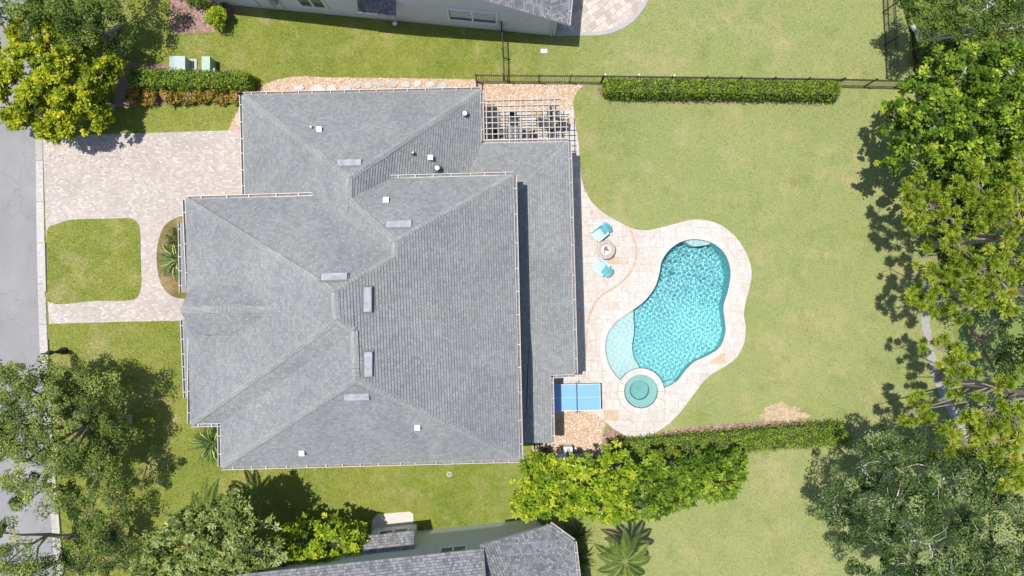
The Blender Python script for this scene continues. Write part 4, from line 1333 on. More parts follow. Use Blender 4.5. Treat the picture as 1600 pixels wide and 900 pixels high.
for s in (-1, 1):
    xs = sorted((s * 0.012, s * 1.37))
    h = tbox('table_half', xs[0], xs[1], -0.7625, 0.7625, 0.735, 0.76, M_blue, tt)
    tbox('apron', xs[0] + 0.05, xs[1] - 0.05, -0.72, 0.72, 0.68, 0.734, M_dk, tt)
    xe = sorted((s * 1.35, s * 1.37))
    tbox('end_line', xe[0], xe[1], -0.7625, 0.7625, 0.7605, 0.7625, M_line, h)
    for sy in (-1, 1):
        ye = sorted((sy * 0.7425, sy * 0.7625))
        tbox('side_line', xs[0], xs[1] if s < 0 else 1.349, ye[0], ye[1], 0.7604, 0.7622, M_line, h)
    tbox('centre_line', xs[0] + 0.01, xs[1] - 0.03, -0.004, 0.004, 0.7604, 0.7622, M_line, h)
    for sy in (-1, 1):
        for x in (0.3, 1.15):
            tbox('leg', s * x - 0.025, s * x + 0.025, sy * 0.6 - 0.025, sy * 0.6 + 0.025, 0.03, 0.68, M_dk, tt)
net = tbox('net', -0.006, 0.006, -0.86, 0.86, 0.765, 0.91, plain('net_mesh', (0.04, 0.07, 0.13), 0.8, 0, 0.1, 5.0), tt)
tbox('net_tape', -0.009, 0.009, -0.86, 0.86, 0.9105, 0.922, M_dk, net)
for sy in (-1, 1):
    tbox('net_post', -0.02, 0.02, sy * 0.88 - 0.015, sy * 0.88 + 0.015, 0.70, 0.925, M_dk, tt)

# ------------------------------------------------------------------ pool equipment
M_tank = plain('tank_white', (0.62, 0.66, 0.72), 0.4, 0, 0.1, 4.0)
c = W(877, 713)
pf = thing('pool_filter', c, 'white pool filter tank with pump on the gravel by the shrubs', 'pool equipment')
MB().lathe([(0.22, 0.02), (0.24, 0.12), (0.24, 0.6), (0.20, 0.74), (0.08, 0.82), (0.06, 0.9), (0.0, 0.91)], c, 20, False).build('tank', M_tank, pf, True)
MB().tube([c + Vector((0.2, 0.1, 0.2)), c + Vector((0.42, 0.34, 0.2))], [0.1, 0.1], 12).build('pump', M_dk, pf)
MB().tube([c + Vector((0.0, 0.25, 0.45)), c + Vector((-0.1, 0.5, 0.45)), c + Vector((-0.1, 0.52, 0.05))], [0.035] * 3, 8).build('pipe', M_pipe, pf)
c = W(886, 702)
hp = thing('pool_heater', c, 'white pool heater box with dark grille on the gravel', 'pool equipment')
MB().box((c.x - 0.25, c.y - 0.32, 0.02), (c.x + 0.25, c.y + 0.3, 0.75)).build('cabinet', M_pipe, hp)
for k in range(4):
    x = c.x - 0.09 + k * 0.06
    MB().box((x, c.y - 0.26, 0.752), (x + 0.035, c.y + 0.24, 0.775)).build('grille_bar', M_dk, hp)
c = W(911, 712)
eq = thing('storage_chest', c, 'low grey chest with dark frame on the gravel beside the white pool heater', 'chest')
MB().box((c.x - 0.58, c.y - 0.33, 0.02), (c.x + 0.58, c.y + 0.33, 0.48)).build('body', M_dk, eq)
MB().box((c.x - 0.53, c.y - 0.30, 0.482), (c.x + 0.53, c.y + 0.26, 0.52)).build('lid', plain('lid_grey', (0.36, 0.33, 0.31), 0.7, 0, 0.08, 6.0), eq)

# ------------------------------------------------------------------ utility cabinets by the hedge
M_ugreen = plain('cabinet_grey', (0.30, 0.37, 0.37), 0.5, 0, 0.06, 4.0)
M_ugr2 = plain('cabinet_green', (0.27, 0.39, 0.32), 0.5, 0, 0.06, 4.0)
a, b = W(264, 88, 0.8), W(290, 109, 0.8)
tr = thing('utility_cabinet', ((a.x + b.x) / 2, (a.y + b.y) / 2, 0), 'squat grey-green utility transformer cabinet above the clipped hedge', 'utility box')
MB().box((a.x, b.y, 0.06), (b.x - 0.05, a.y, 0.72)).build('cabinet', M_ugreen, tr)
MB().add([(a.x - 0.02, b.y - 0.02, 0.72), (b.x - 0.03, b.y - 0.02, 0.72), (b.x - 0.03, a.y + 0.02, 0.72), (a.x - 0.02, a.y + 0.02, 0.72),
          (a.x + 0.3, b.y - 0.02, 0.80), (b.x - 0.03, b.y - 0.02, 0.80), (b.x - 0.03, a.y + 0.02, 0.80), (a.x + 0.3, a.y + 0.02, 0.80)],
         [(4, 5, 6, 7), (0, 4, 7, 3), (1, 2, 6, 5), (0, 1, 5, 4), (2, 3, 7, 6)]).build('lid', M_ugreen, tr)
MB().box((a.x - 0.12, b.y - 0.1, 0.0), (b.x + 0.3, a.y + 0.1, 0.07)).build('pad', M_conc, tr)
a, b = W(315, 88, 0.85), W(328, 111, 0.85)
tp = thing('utility_pedestal', ((a.x + b.x) / 2, (a.y + b.y) / 2, 0), 'narrow pale green utility pedestal next to the grey-green cabinet', 'utility box')
MB().box((a.x, b.y, 0.0), (b.x, a.y, 0.85)).build('cabinet', M_ugr2, tp)
MB().box((b.x + 0.002, b.y, 0.0), (b.x + 0.16, b.y + 0.25, 0.6)).build('side_box', M_ugr2, tp)

# ------------------------------------------------------------------ stepping stones in the gravel strip
M_step = stone_mat('flagstone', [(0.0, (0.36, 0.37, 0.35)), (0.5, (0.45, 0.44, 0.41)), (1.0, (0.53, 0.50, 0.46))], 0.85, 0.25)
ordw = ['first', 'second', 'third', 'fourth', 'fifth', 'sixth', 'seventh', 'eighth', 'ninth', 'tenth', 'eleventh', 'twelfth']
for k, (x, y, rx, ry) in enumerate([(467, 138, 9, 5), (496, 139, 12, 7), (519, 138, 8, 6), (541, 139, 9, 6), (559, 133, 6, 6), (576, 133.5, 6, 6), (593, 132, 8, 5), (614, 132.5, 8, 5),
                                    (634, 132, 8, 5.5), (652, 131, 7, 5), (673, 132, 7, 5), (692, 134, 7, 5)]):
    c = W(x, y)
    poly = []
    for j in range(9):
        t = 2 * math.pi * j / 9 + random.uniform(-0.2, 0.2)
        q = random.uniform(0.8, 1.12) * 0.0375
        poly.append((c.x + rx * q * math.cos(t), c.y + ry * q * math.sin(t)))
    s = MB().prism(poly, 0.0, 0.065 + random.uniform(0, 0.01)).build('stepping_stone', M_step)
    tag(s, ordw[k] + ' flat pale stepping stone in the gravel strip, counted from the clipped hedge end', 'stone', 'stepping stones along the garage')

# ------------------------------------------------------------------ small things
c = W(101, 548)
lp = thing('ornamental_post', c, 'black ornamental post standing in the grass beside the kerb', 'post')
MB().lathe([(0.22, 0.0), (0.22, 0.25), (0.13, 0.32), (0.11, 0.7)], c, 12).build('plinth', M_black, lp)
MB().lathe([(0.07, 0.7), (0.06, 1.1), (0.13, 1.12), (0.15, 1.35), (0.11, 1.5)], c, 12).build('shaft', M_black, lp)
MB().lathe([(0.05, 1.5), (0.035, 1.95), (0.05, 2.0), (0.0, 2.08)], c, 10, False).build('finial', M_black, lp)
c = W(850, 80)
vb = thing('valve_box', c, 'pale square valve box cover set in the grass below the grey house', 'utility box')
MB().box((c.x - 0.2, c.y - 0.13, 0.0), (c.x + 0.2, c.y + 0.13, 0.05)).build('frame', M_conc, vb)
MB().box((c.x - 0.17, c.y - 0.10, 0.05), (c.x + 0.17, c.y + 0.10, 0.065)).build('lid', M_pipe, vb)
c = W(619, 41)
gl = thing('globe_light', c, 'small white globe light standing in the shade below the grey wall', 'light')
MB().lathe([(0.03, 0.0), (0.03, 0.3)], c, 8).build('stem', M_dk, gl)
MB().lathe([(0.01, 0.3), (0.1, 0.34), (0.14, 0.44), (0.1, 0.54), (0.0, 0.58)], c, 14, False).build('globe', M_pipe, gl, True)
c = W(702, 741)
dr = thing('drain_cover', c, 'dark round drain cover set in the grass below the main roof', 'drain')
MB().lathe([(0.16, 0.0), (0.16, 0.03), (0.13, 0.032)], c, 16).build('rim', M_conc, dr)
for k in range(4):
    MB().box((c.x - 0.1, c.y - 0.09 + k * 0.05, 0.033), (c.x + 0.1, c.y - 0.065 + k * 0.05, 0.04)).build('grate_bar', M_dk, dr)
c = W(961, 152)
gs = thing('garden_stake_light', c, 'little pale stake light in front of the long clipped hedge', 'light')
MB().lathe([(0.015, 0.0), (0.015, 0.55)], c, 6).build('stem', M_dk, gs)
MB().lathe([(0.06, 0.55), (0.08, 0.6), (0.05, 0.72), (0.0, 0.74)], c, 10, False).build('head', M_cream, gs)
# ------------------------------------------------------------------ vegetation builders
def unit(v): return v / np.maximum(np.linalg.norm(v, axis=-1, keepdims=True), 1e-9)

def leaf_arrays(c, nrm, size, tint, rng, aspect=0.55):
    """one rhombic blade per centre c, lying across nrm; returns verts (n,4,3) and tint (n,4)"""
    n = len(c)
    t = unit(np.cross(nrm, rng.normal(size=(n, 3))))
    b = np.cross(nrm, t)
    L = (size * rng.uniform(0.7, 1.25, n))[:, None]
    droop = nrm * (L * rng.uniform(-0.18, 0.05, n)[:, None])
    v = np.stack([c - t * L * 0.5, c + b * L * aspect * 0.5, c + t * L * 0.5 + droop, c - b * L * aspect * 0.5], 1)
    return v, np.repeat(tint[:, None], 4, 1)

def build_leaves(name, parts, mat, parent):
    V = np.concatenate([p[0].reshape(-1, 3) for p in parts]); T = np.concatenate([p[1].reshape(-1) for p in parts])
    F = np.arange(len(V)).reshape(-1, 4)
    return obj(name, fast_mesh(name, V, F, np.clip(T, 0, 1)), mat, parent)

def lobes_world(lobes):
    """lobes given on the photo grid: (px, py, z, rx_px, ry_px, rz) -> centres and radii in metres"""
    out = []
    for (px, py, z, rx, ry, rz) in lobes:
        k = (HC - z) / FPX
        p = W(px, py, z)
        out.append((p.x, p.y, p.z, rx * k, ry * k, rz))
    return np.array(out)

def crown_leaves(L, rng, clumps_m2, per, leaf, clump_r, up=0.7, shell=0.55, flat=0.6, tint_spread=0.22, aspect=0.55, zmin=0.25, rosette=False, gaps=0.3):
    area = L[:, 3] * L[:, 4] + (L[:, 3] + L[:, 4]) * L[:, 5] * 0.6
    cc, out_n = [], []
    for i in range(len(L)):
        n = max(6, int(area[i] * 3.14 * clumps_m2))
        d = unit(rng.normal(size=(n, 3)))
        d[:, 2] = np.where(d[:, 2] < -0.35, -d[:, 2], d[:, 2])
        r = shell + (1 - shell) * rng.uniform(0, 1, n) ** 0.55
        r *= 1 + rng.normal(0, 0.11, n)
        cc.append(L[i, :3] + d * r[:, None] * L[i, 3:6]); out_n.append(d)
    cc, out_n = np.concatenate(cc), np.concatenate(out_n)
    cc[:, 2] = np.maximum(cc[:, 2], zmin)
    # openings between the boughs
    g = np.zeros(len(cc))
    for _ in range(9):
        w = unit(rng.normal(size=3) * [1, 1, 0.6]) * 6.283 / rng.uniform(0.7, 2.0)
        g += np.sin(cc @ w + rng.uniform(0, 6.28))
    keep = g > np.quantile(g, gaps)
    cc, out_n, g = cc[keep], out_n[keep], g[keep]
    cc = cc + out_n * (0.10 * np.clip((g - g.mean()) / (g.std() + 1e-6), -1.5, 1.5))[:, None] * np.minimum(1.0, L[:, 3].mean())
    cc[:, 2] = np.maximum(cc[:, 2], zmin * 0.6)
    n = len(cc)
    ctint = rng.normal(0.5, tint_spread, n)
    cr = clump_r * rng.uniform(0.55, 1.35, n)
    if rosette:
        # leaves radiating from each shoot tip
        az = rng.uniform(0, 6.283, (n, per)); el = rng.uniform(-0.25, 0.95, (n, per))
        d = np.stack([np.cos(az) * np.cos(el), np.sin(az) * np.cos(el), np.sin(el)], -1) + out_n[:, None] * 0.25
        d = unit(d).reshape(-1, 3)
        Ln = leaf * rng.uniform(0.65, 1.2, n * per)
        base = np.repeat(cc, per, 0) + rng.normal(0, clump_r * 0.5, (n * per, 3))
        sd = unit(np.cross(d, rng.normal(size=d.shape) * 0.35 + [0, 0, 1.0])) * (Ln * aspect * 0.5)[:, None]
        tip = base + d * Ln[:, None] - np.array([0, 0, 1.0]) * (Ln * 0.15)[:, None]
        mid = base + d * (Ln * 0.45)[:, None]
        V = np.stack([base, mid + sd, tip, mid - sd], 1); V[..., 2] = np.maximum(V[..., 2], 0.03)
        tint = np.repeat(ctint, per) + rng.normal(0, 0.13, n * per)
        return (V, np.repeat(tint[:, None], 4, 1)), cc
    dd = unit(rng.normal(size=(n, per, 3)))
    dd[..., 2] = np.where(dd[..., 2] < -0.25, -dd[..., 2], dd[..., 2])
    rr = rng.uniform(0.35, 1.08, (n, per, 1)) ** 0.7
    sq = rng.uniform(0.7, 1.3, (n, 1, 3)) * np.array([1, 1, flat])
    pos = cc[:, None] + dd * rr * sq * cr[:, None, None]
    nrm = unit(rng.normal(size=(n, per, 3)) * 0.42 + dd * 0.75 + np.array([0, 0, up * 0.6]))
    tint = (ctint[:, None] + rng.normal(0, 0.12, (n, per))).ravel()
    pos = pos.reshape(-1, 3); pos[:, 2] = np.maximum(pos[:, 2], 0.05)
    return leaf_arrays(pos, nrm.reshape(-1, 3), np.full(n * per, leaf), tint, rng, aspect), cc

M_bark_g = plain('bark_grey', (0.30, 0.27, 0.24), 0.9, 0, 0.3, 8.0, 0.6)
M_bark_p = plain('bark_pale', (0.48, 0.45, 0.41), 0.85, 0, 0.2, 8.0, 0.4)
M_bark_b = plain('bark_brown', (0.19, 0.14, 0.105), 0.9, 0, 0.3, 8.0, 0.6)

def limbs(mb, base, L, rng, r0, cc=None, twigs=40, fork=0.35):
    """tapered trunk, a limb into every lobe and twigs towards some clumps"""
    top = L[:, :3].mean(0); top[2] = max(0.6, L[:, 2].min() * fork + 0.2)
    b = np.array(base)
    j = rng.normal(0, 0.08, 3) * [1, 1, 0]
    mb.tube([b - [0, 0, 0.1], b * 0.5 + top * 0.5 + j, top], [r0 * 1.25, r0 * 0.95, r0 * 0.8], 9)
    for l in L:
        c = l[:3]
        m1 = top * 0.6 + c * 0.4 + rng.normal(0, 0.12, 3); m1[2] += 0.15 * (c[2] - top[2])
        e_ = c + unit(rng.normal(size=3)) * l[3:6] * 0.5
        mb.tube([top - [0, 0, 0.05], m1, c, e_], [r0 * 0.6, r0 * 0.42, r0 * 0.25, r0 * 0.06], 6)
        if cc is not None and twigs:
            d = np.linalg.norm((cc - c) / l[3:6], axis=1)
            near = np.where(d < 1.1)[0]
            for i in rng.choice(near, min(len(near), twigs), False) if len(near) else []:
                s = c + rng.normal(0, 0.15, 3)
                mid = s * 0.45 + cc[i] * 0.55 + rng.normal(0, 0.12, 3)
                mb.tube([s, mid, cc[i]], [r0 * 0.13 + 0.012, r0 * 0.08 + 0.01, 0.008], 4)

def tree(name, label, lobes, mat, bark, seed, cat='tree', r0=0.16, base=None, clumps_m2=5.0, per=60, leaf=0.16, clump_r=0.5, twigs=20, group=None, sprigs=0.0, **kw):
    rng = np.random.default_rng(seed)
    L = lobes_world(lobes)
    b = W(*base) if base is not None else Vector((L[:, 0].mean(), L[:, 1].mean(), 0))
    t = thing(name, (b.x, b.y, 0), label, cat, group)
    lv, cc = crown_leaves(L, rng, clumps_m2, per, leaf, clump_r, **kw)
    build_leaves('crown', [lv], mat, t)
    mb = MB()
    limbs(mb, (b.x, b.y, 0), L, rng, r0, cc, twigs)
    for i in rng.choice(len(cc), int(len(cc) * sprigs), False):
        d = unit(rng.normal(size=3) * [1, 1, 0.4]); p = cc[i] + np.array([0, 0, clump_r * 0.45])
        mb.tube([p - d * 0.28, p + rng.normal(0, 0.09, 3), p + d * 0.25 + rng.normal(0, 0.1, 3)], [0.013, 0.010, 0.005], 4)
    mb.build('trunk', bark, t)
    return t

ML_yel = leaf_mat('leaf_yellow_green', [(0.0, (0.112, 0.175, 0.015)), (0.35, (0.263, 0.338, 0.019)), (0.65, (0.475, 0.512, 0.025)), (1.0, (0.725, 0.675, 0.037))], 0.42)
ML_mid = leaf_mat('leaf_mid_green', [(0.0, (0.033, 0.065, 0.016)), (0.4, (0.091, 0.150, 0.026)), (0.7, (0.163, 0.234, 0.042)), (1.0, (0.312, 0.364, 0.078))], 0.32)
ML_oak = leaf_mat('leaf_oak', [(0.0, (0.02, 0.045, 0.012)), (0.4, (0.055, 0.10, 0.026)), (0.7, (0.11, 0.17, 0.05)), (1.0, (0.27, 0.34, 0.13))], 0.25)
ML_front = leaf_mat('leaf_front_oak', [(0.0, (0.061, 0.101, 0.020)), (0.4, (0.142, 0.203, 0.041)), (0.7, (0.243, 0.311, 0.068)), (1.0, (0.432, 0.472, 0.149))], 0.32)
ML_light = leaf_mat('leaf_light_green', [(0.0, (0.09, 0.14, 0.03)), (0.4, (0.20, 0.27, 0.06)), (0.7, (0.32, 0.38, 0.11)), (1.0, (0.52, 0.55, 0.26))], 0.36)
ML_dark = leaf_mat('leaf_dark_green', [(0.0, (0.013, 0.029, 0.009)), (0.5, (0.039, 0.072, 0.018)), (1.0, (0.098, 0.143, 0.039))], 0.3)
ML_gloss = leaf_mat('leaf_glossy_green', [(0.0, (0.039, 0.085, 0.010)), (0.4, (0.098, 0.182, 0.016)), (0.7, (0.208, 0.312, 0.026)), (1.0, (0.429, 0.520, 0.052))], 0.36)
ML_lime = leaf_mat('leaf_lime', [(0.0, (0.095, 0.172, 0.014)), (0.35, (0.224, 0.345, 0.021)), (0.7, (0.405, 0.509, 0.034)), (1.0, (0.621, 0.638, 0.052))], 0.42, 0.3)
ML_croton = leaf_mat('leaf_croton', [(0.0, (0.075, 0.090, 0.018)), (0.35, (0.195, 0.210, 0.022)), (0.6, (0.420, 0.300, 0.045)), (0.85, (0.600, 0.255, 0.075)), (1.0, (0.700, 0.450, 0.300))], 0.35)
ML_hedge = leaf_mat('leaf_hedge', [(0.0, (0.052, 0.104, 0.017)), (0.4, (0.146, 0.239, 0.025)), (0.75, (0.302, 0.406, 0.046)), (1.0, (0.499, 0.551, 0.062))], 0.35)
ML_pine = leaf_mat('needle_pine', [(0.0, (0.134, 0.202, 0.022)), (0.4, (0.263, 0.358, 0.034)), (0.75, (0.414, 0.504, 0.056)), (1.0, (0.582, 0.582, 0.112))], 0.42, 0.55)
ML_blade = leaf_mat('blade_grey_green', [(0.0, (0.042, 0.084, 0.028)), (0.5, (0.126, 0.196, 0.056)), (0.85, (0.280, 0.350, 0.112)), (1.0, (0.560, 0.588, 0.168))], 0.25)
ML_palm = leaf_mat('palm_frond', [(0.0, (0.03, 0.06, 0.012)), (0.5, (0.085, 0.135, 0.022)), (1.0, (0.22, 0.26, 0.05))], 0.15)

# ------------------------------------------------------------------ trees along the street
tree('street_tree', 'yellow-green broad street tree over the drive entrance', [
    (100, 120, 3.0, 62, 60, 1.17), (55, 160, 2.8, 55, 45, 1.01), (140, 140, 2.6, 46, 48, 0.94), (90, 188, 2.4, 52, 34, 0.86), (28, 110, 2.6, 50, 48, 1.01), (10, 165, 2.5, 36, 36, 0.86),
    (120, 70, 2.8, 42, 36, 0.94), (60, 55, 2.9, 48, 36, 0.94), (150, 180, 2.1, 30, 26, 0.70), (165, 110, 2.2, 24, 30, 0.70)],
    ML_yel, M_bark_g, 1, 'tree', 0.17, (178, 168), 15, 26, 0.21, 0.15, 8, None, tint_spread=0.24, rosette=True, aspect=0.6, gaps=0.36)
tree('street_tree', 'darker green street tree in the top corner behind the yellow-green tree', [
    (140, 40, 3.4, 55, 45, 1.17), (95, 0, 4.0, 70, 50, 1.25), (170, -10, 3.6, 50, 50, 1.17), (125, 75, 2.8, 36, 32, 0.86), (40, 15, 3.7, 50, 40, 1.09), (165, 50, 2.1, 40, 36, 0.86)],
    ML_mid, M_bark_g, 2, 'tree', 0.12, (186, 40), 2.0, 130, 0.14, 0.5, 12, None)
tree('oak_tree', 'spreading green oak shading the kerb below the front lawn', [
    (65, 640, 4.8, 74, 60, 1.38), (140, 630, 3.7, 56, 50, 1.20), (20, 590, 4.8, 50, 36, 1.10), (120, 700, 4.2, 62, 52, 1.29), (40, 720, 5.0, 60, 52, 1.29), (150, 740, 3.4, 52, 44, 1.10),
    (10, 660, 5.2, 40, 40, 1.10), (100, 600, 3.7, 50, 34, 1.01), (175, 680, 2.7, 42, 40, 0.92), (60, 770, 4.0, 46, 30, 0.92)],
    ML_front, M_bark_g, 3, 'tree', 0.22, (205, 655), 2.4, 150, 0.13, 0.46, 6, None, sprigs=0.3, gaps=0.25, shell=0.35)
tree('oak_tree', 'smaller sparse oak at the bottom corner over the road', [
    (30, 850, 4.3, 48, 40, 1.01), (0, 890, 4.6, 44, 40, 1.01), (55, 890, 4.0, 36, 34, 0.92), (-10, 830, 4.5, 36, 30, 0.92)],
    ML_front, M_bark_g, 4, 'tree', 0.14, (118, 838), 1.5, 130, 0.13, 0.48, 8, None, sprigs=0.3, shell=0.35)
tree('oak_tree', 'low green tree between kerb and flowering shrub at the bottom edge', [
    (150, 850, 2.7, 46, 42, 1.01), (190, 880, 2.6, 46, 34, 0.92), (120, 890, 2.9, 44, 36, 0.92), (180, 820, 2.1, 34, 34, 0.83), (140, 800, 2.4, 34, 28, 0.83)],
    ML_mid, M_bark_g, 5, 'tree', 0.12, (200, 845), 1.8, 120, 0.13, 0.48, 12, None)
tree('flowering_shrub', 'tall pale green shrub beside the pad of the lower house', [
    (290, 850, 4.2, 58, 48, 1.5), (350, 830, 4.6, 54, 50, 1.7), (395, 850, 4.4, 46, 46, 1.5), (330, 890, 4.2, 66, 40, 1.4), (260, 880, 3.4, 44, 34, 1.2), (375, 800, 4.4, 32, 32, 1.4), (305, 810, 3.4, 36, 26, 1.0)],
    ML_light, M_bark_b, 6, 'shrub', 0.13, (350, 815), 13, 24, 0.24, 0.14, 4, None, tint_spread=0.26, rosette=True, aspect=0.4, gaps=0.35)
tree('broadleaf_shrub', 'dense glossy green shrub touching the lower house wall', [
    (470, 845, 2.6, 42, 34, 1.3), (520, 840, 2.5, 44, 32, 1.3), (550, 835, 2.2, 24, 22, 1.1), (455, 865, 2.4, 30, 24, 1.1), (500, 865, 2.4, 36, 20, 1.0)],
    ML_lime, M_bark_b, 7, 'shrub', 0.08, (500, 826), 17, 22, 0.21, 0.12, 3, None, rosette=True)
# row of tall shrubs closing the pool garden
for k, (nm, lob, base) in enumerate([
        ('leftmost tall lime-green shrub, next to the house corner', [(850, 760, 2.6, 46, 42, 1.2), (830, 785, 2.3, 30, 24, 0.9), (880, 740, 2.5, 40, 32, 1.1), (840, 730, 2.0, 26, 22, 0.9)], (855, 742)),
        ('tall lime-green shrub below the grey storage chest', [(930, 760, 2.8, 50, 46, 1.3), (960, 735, 2.6, 40, 30, 1.1), (905, 785, 2.3, 40, 26, 1.0), (950, 790, 2.2, 36, 24, 0.9)], (930, 742)),
        ('tall lime-green shrub under the middle of the low hedge', [(1020, 755, 2.7, 50, 44, 1.3), (1045, 735, 2.4, 40, 28, 1.1), (1000, 785, 2.2, 42, 26, 0.9), (1060, 770, 2.2, 36, 26, 0.9)], (1010, 738)),
        ('rightmost tall lime-green shrub of the row below the low hedge', [(1110, 740, 2.5, 44, 36, 1.2), (1140, 730, 2.2, 26, 34, 1.0), (1085, 765, 2.2, 36, 24, 0.9), (1125, 760, 2.0, 30, 20, 0.8)], (1105, 724))]):
    tree('garden_shrub', nm, lob, ML_lime if k in (0, 1) else ML_gloss, M_bark_b, 20 + k, 'shrub', 0.09, base, 15, 18, 0.26, 0.12, 4, 'row of tall shrubs below the pool garden', tint_spread=0.26, rosette=True, aspect=0.42, gaps=0.36)

# ------------------------------------------------------------------ woodland on the garden's far side
tree('broadleaf_tree', 'large mid-green broadleaf tree above the pines at the woodland edge', [
    (1470, 200, 6.6, 75, 62, 1.7), (1550, 180, 7.2, 74, 64, 1.8), (1430, 250, 5.4, 50, 46, 1.3), (1500, 120, 6.4, 62, 44, 1.5), (1580, 110, 7.2, 52, 46, 1.6), (1540, 260, 6.4, 62, 46, 1.5),
    (1410, 195, 4.6, 36, 40, 1.1), (1620, 200, 7.5, 60, 60, 1.6), (1450, 150, 5.2, 44, 36, 1.2)],
    ML_gloss, M_bark_p, 30, 'tree', 0.25, (1395, 260), 10, 26, 0.22, 0.16, 6, None, tint_spread=0.3, rosette=True, aspect=0.62, gaps=0.34)
tree('broadleaf_tree', 'dark thin-branched tree in the top right corner', [
    (1470, 15, 5.2, 50, 34, 1.2), (1520, 45, 5.4, 48, 30, 1.1), (1450, 45, 4.4, 36, 26, 1.0), (1550, 0, 6.2, 44, 36, 1.2), (1600, 40, 6.4, 36, 36, 1.2), (1430, 0, 4.6, 30, 30, 1.0)],
    ML_mid, M_bark_p, 31, 'tree', 0.12, (1424, 36), 2.2, 140, 0.14, 0.48, 8, None, sprigs=0.4, shell=0.3, gaps=0.15)
tree('live_oak_tree', 'big grey-green live oak in the bottom right corner', [
    (1400, 780, 6.4, 72, 60, 1.6), (1480, 740, 7.0, 74, 58, 1.7), (1450, 850, 6.8, 84, 60, 1.7), (1550, 830, 7.4, 70, 70, 1.8), (1350, 730, 5.4, 50, 44, 1.3), (1350, 840, 5.6, 52, 46, 1.3),
    (1540, 740, 7.0, 50, 46, 1.5), (1310, 790, 4.8, 36, 34, 1.0), (1400, 700, 5.6, 56, 36, 1.3), (1500, 900, 7.0, 80, 40, 1.5), (1600, 890, 7.6, 50, 50, 1.5), (1380, 900, 6.0, 50, 36, 1.3)],
    ML_oak, M_bark_p, 32, 'tree', 0.24, (1350, 735), 2.6, 150, 0.125, 0.45, 5, None, sprigs=0.45, tint_spread=0.28, shell=0.35, gaps=0.2)
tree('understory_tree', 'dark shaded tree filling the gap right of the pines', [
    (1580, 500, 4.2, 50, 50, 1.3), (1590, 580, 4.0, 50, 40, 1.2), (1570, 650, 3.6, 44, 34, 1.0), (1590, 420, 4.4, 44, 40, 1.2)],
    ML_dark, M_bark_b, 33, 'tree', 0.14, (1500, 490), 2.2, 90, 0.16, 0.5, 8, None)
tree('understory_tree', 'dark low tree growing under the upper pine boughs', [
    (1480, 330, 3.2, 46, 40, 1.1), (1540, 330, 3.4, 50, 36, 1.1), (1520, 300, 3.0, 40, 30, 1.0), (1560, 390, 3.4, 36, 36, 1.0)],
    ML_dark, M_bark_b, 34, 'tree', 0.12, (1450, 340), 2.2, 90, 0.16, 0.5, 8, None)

def pine(label, base, top_z, clusters, seed):
    """tall pine: bare trunk, long limbs, round needle tufts; clusters (px, py, z, r_px, n)"""
    rng = np.random.default_rng(seed)
    b = W(*base)
    t = thing('pine_tree', (b.x, b.y, 0), label, 'tree')
    mb = MB()
    lean = np.array([0.5, 0.0, 0])
    tp = np.array([b.x, b.y, top_z])
    mb.tube([(b.x, b.y, -0.1), (b.x + 0.1, b.y + 0.05, top_z * 0.5), tp], [0.24, 0.18, 0.05], 9)
    needles, nt_ = [], []
    for (px, py, z, r, n) in clusters:
        c = np.array(W(px, py, z)); k = (HC - z) / FPX
        zt = min(top_z - 0.4, max(1.5, z - 1.0))
        root = np.array([b.x + 0.1 * zt / top_z, b.y, zt])
        m1 = root * 0.5 + c * 0.5 + rng.normal(0, 0.2, 3)
        mb.tube([root, m1, c], [0.06, 0.04, 0.02], 6)
        for i in range(int(n * 0.62)):
            a, rr = rng.uniform(0, 6.28), r * k * 1.1 * math.sqrt(rng.uniform(0.02, 1))
            p = c + np.array([rr * math.cos(a), rr * math.sin(a), rng.normal(0, 0.28)])
            s0 = c * 0.7 + p * 0.3 + rng.normal(0, 0.1, 3) + [0, 0, -0.15]
            mb.tube([c, s0, p], [0.016, 0.011, 0.006], 4)
            q = 90
            d = unit(rng.normal(size=(q, 3)) + np.array([0, 0, 0.55]))
            Ln = rng.uniform(0.26, 0.38) * rng.uniform(0.8, 1.15, q)
            side = unit(np.cross(d, rng.normal(size=(q, 3)))) * 0.030
            needles.append(np.stack([p + d * 0.02, p + d * (Ln * 0.5)[:, None] + side, p + d * Ln[:, None], p + d * (Ln * 0.5)[:, None] - side], 1))
            nt_.append(np.clip(rng.normal(0.55, 0.2) + rng.normal(0, 0.12, (q, 1)), 0, 1) * np.ones((1, 4)))
    build_leaves('crown', [(np.concatenate(needles), np.concatenate(nt_))], ML_pine, t)
    mb.build('trunk', M_bark_pine, t)
M_bark_pine = plain('bark_pine', (0.25, 0.21, 0.18), 0.9, 0, 0.3, 8.0, 0.6)
pine('upper pine with bright round needle tufts over the lawn edge', (1440, 385), 11.0, [
    (1425, 300, 6.6, 26, 22), (1455, 325, 7.0, 30, 26), (1430, 345, 6.4, 24, 16), (1530, 290, 8.2, 30, 26), (1560, 310, 8.6, 30, 24), (1540, 330, 8.0, 26, 18), (1590, 290, 9.0, 26, 20),
    (1580, 350, 8.4, 26, 20), (1500, 300, 7.6, 20, 10), (1595, 250, 9.0, 18, 10), (1480, 350, 7.0, 22, 12)], 41)
pine('middle pine with tangled pale bare twigs above the garden path', (1440, 455), 11.0, [
    (1500, 385, 7.4, 30, 24), (1480, 430, 7.2, 34, 28), (1540, 420, 8.0, 34, 28), (1580, 400, 8.4, 30, 22), (1470, 470, 6.6, 28, 18), (1520, 470, 7.6, 34, 26), (1590, 460, 8.6, 30, 20),
    (1450, 400, 6.4, 22, 12), (1555, 455, 8.0, 28, 18), (1430, 450, 5.8, 20, 10)], 42)
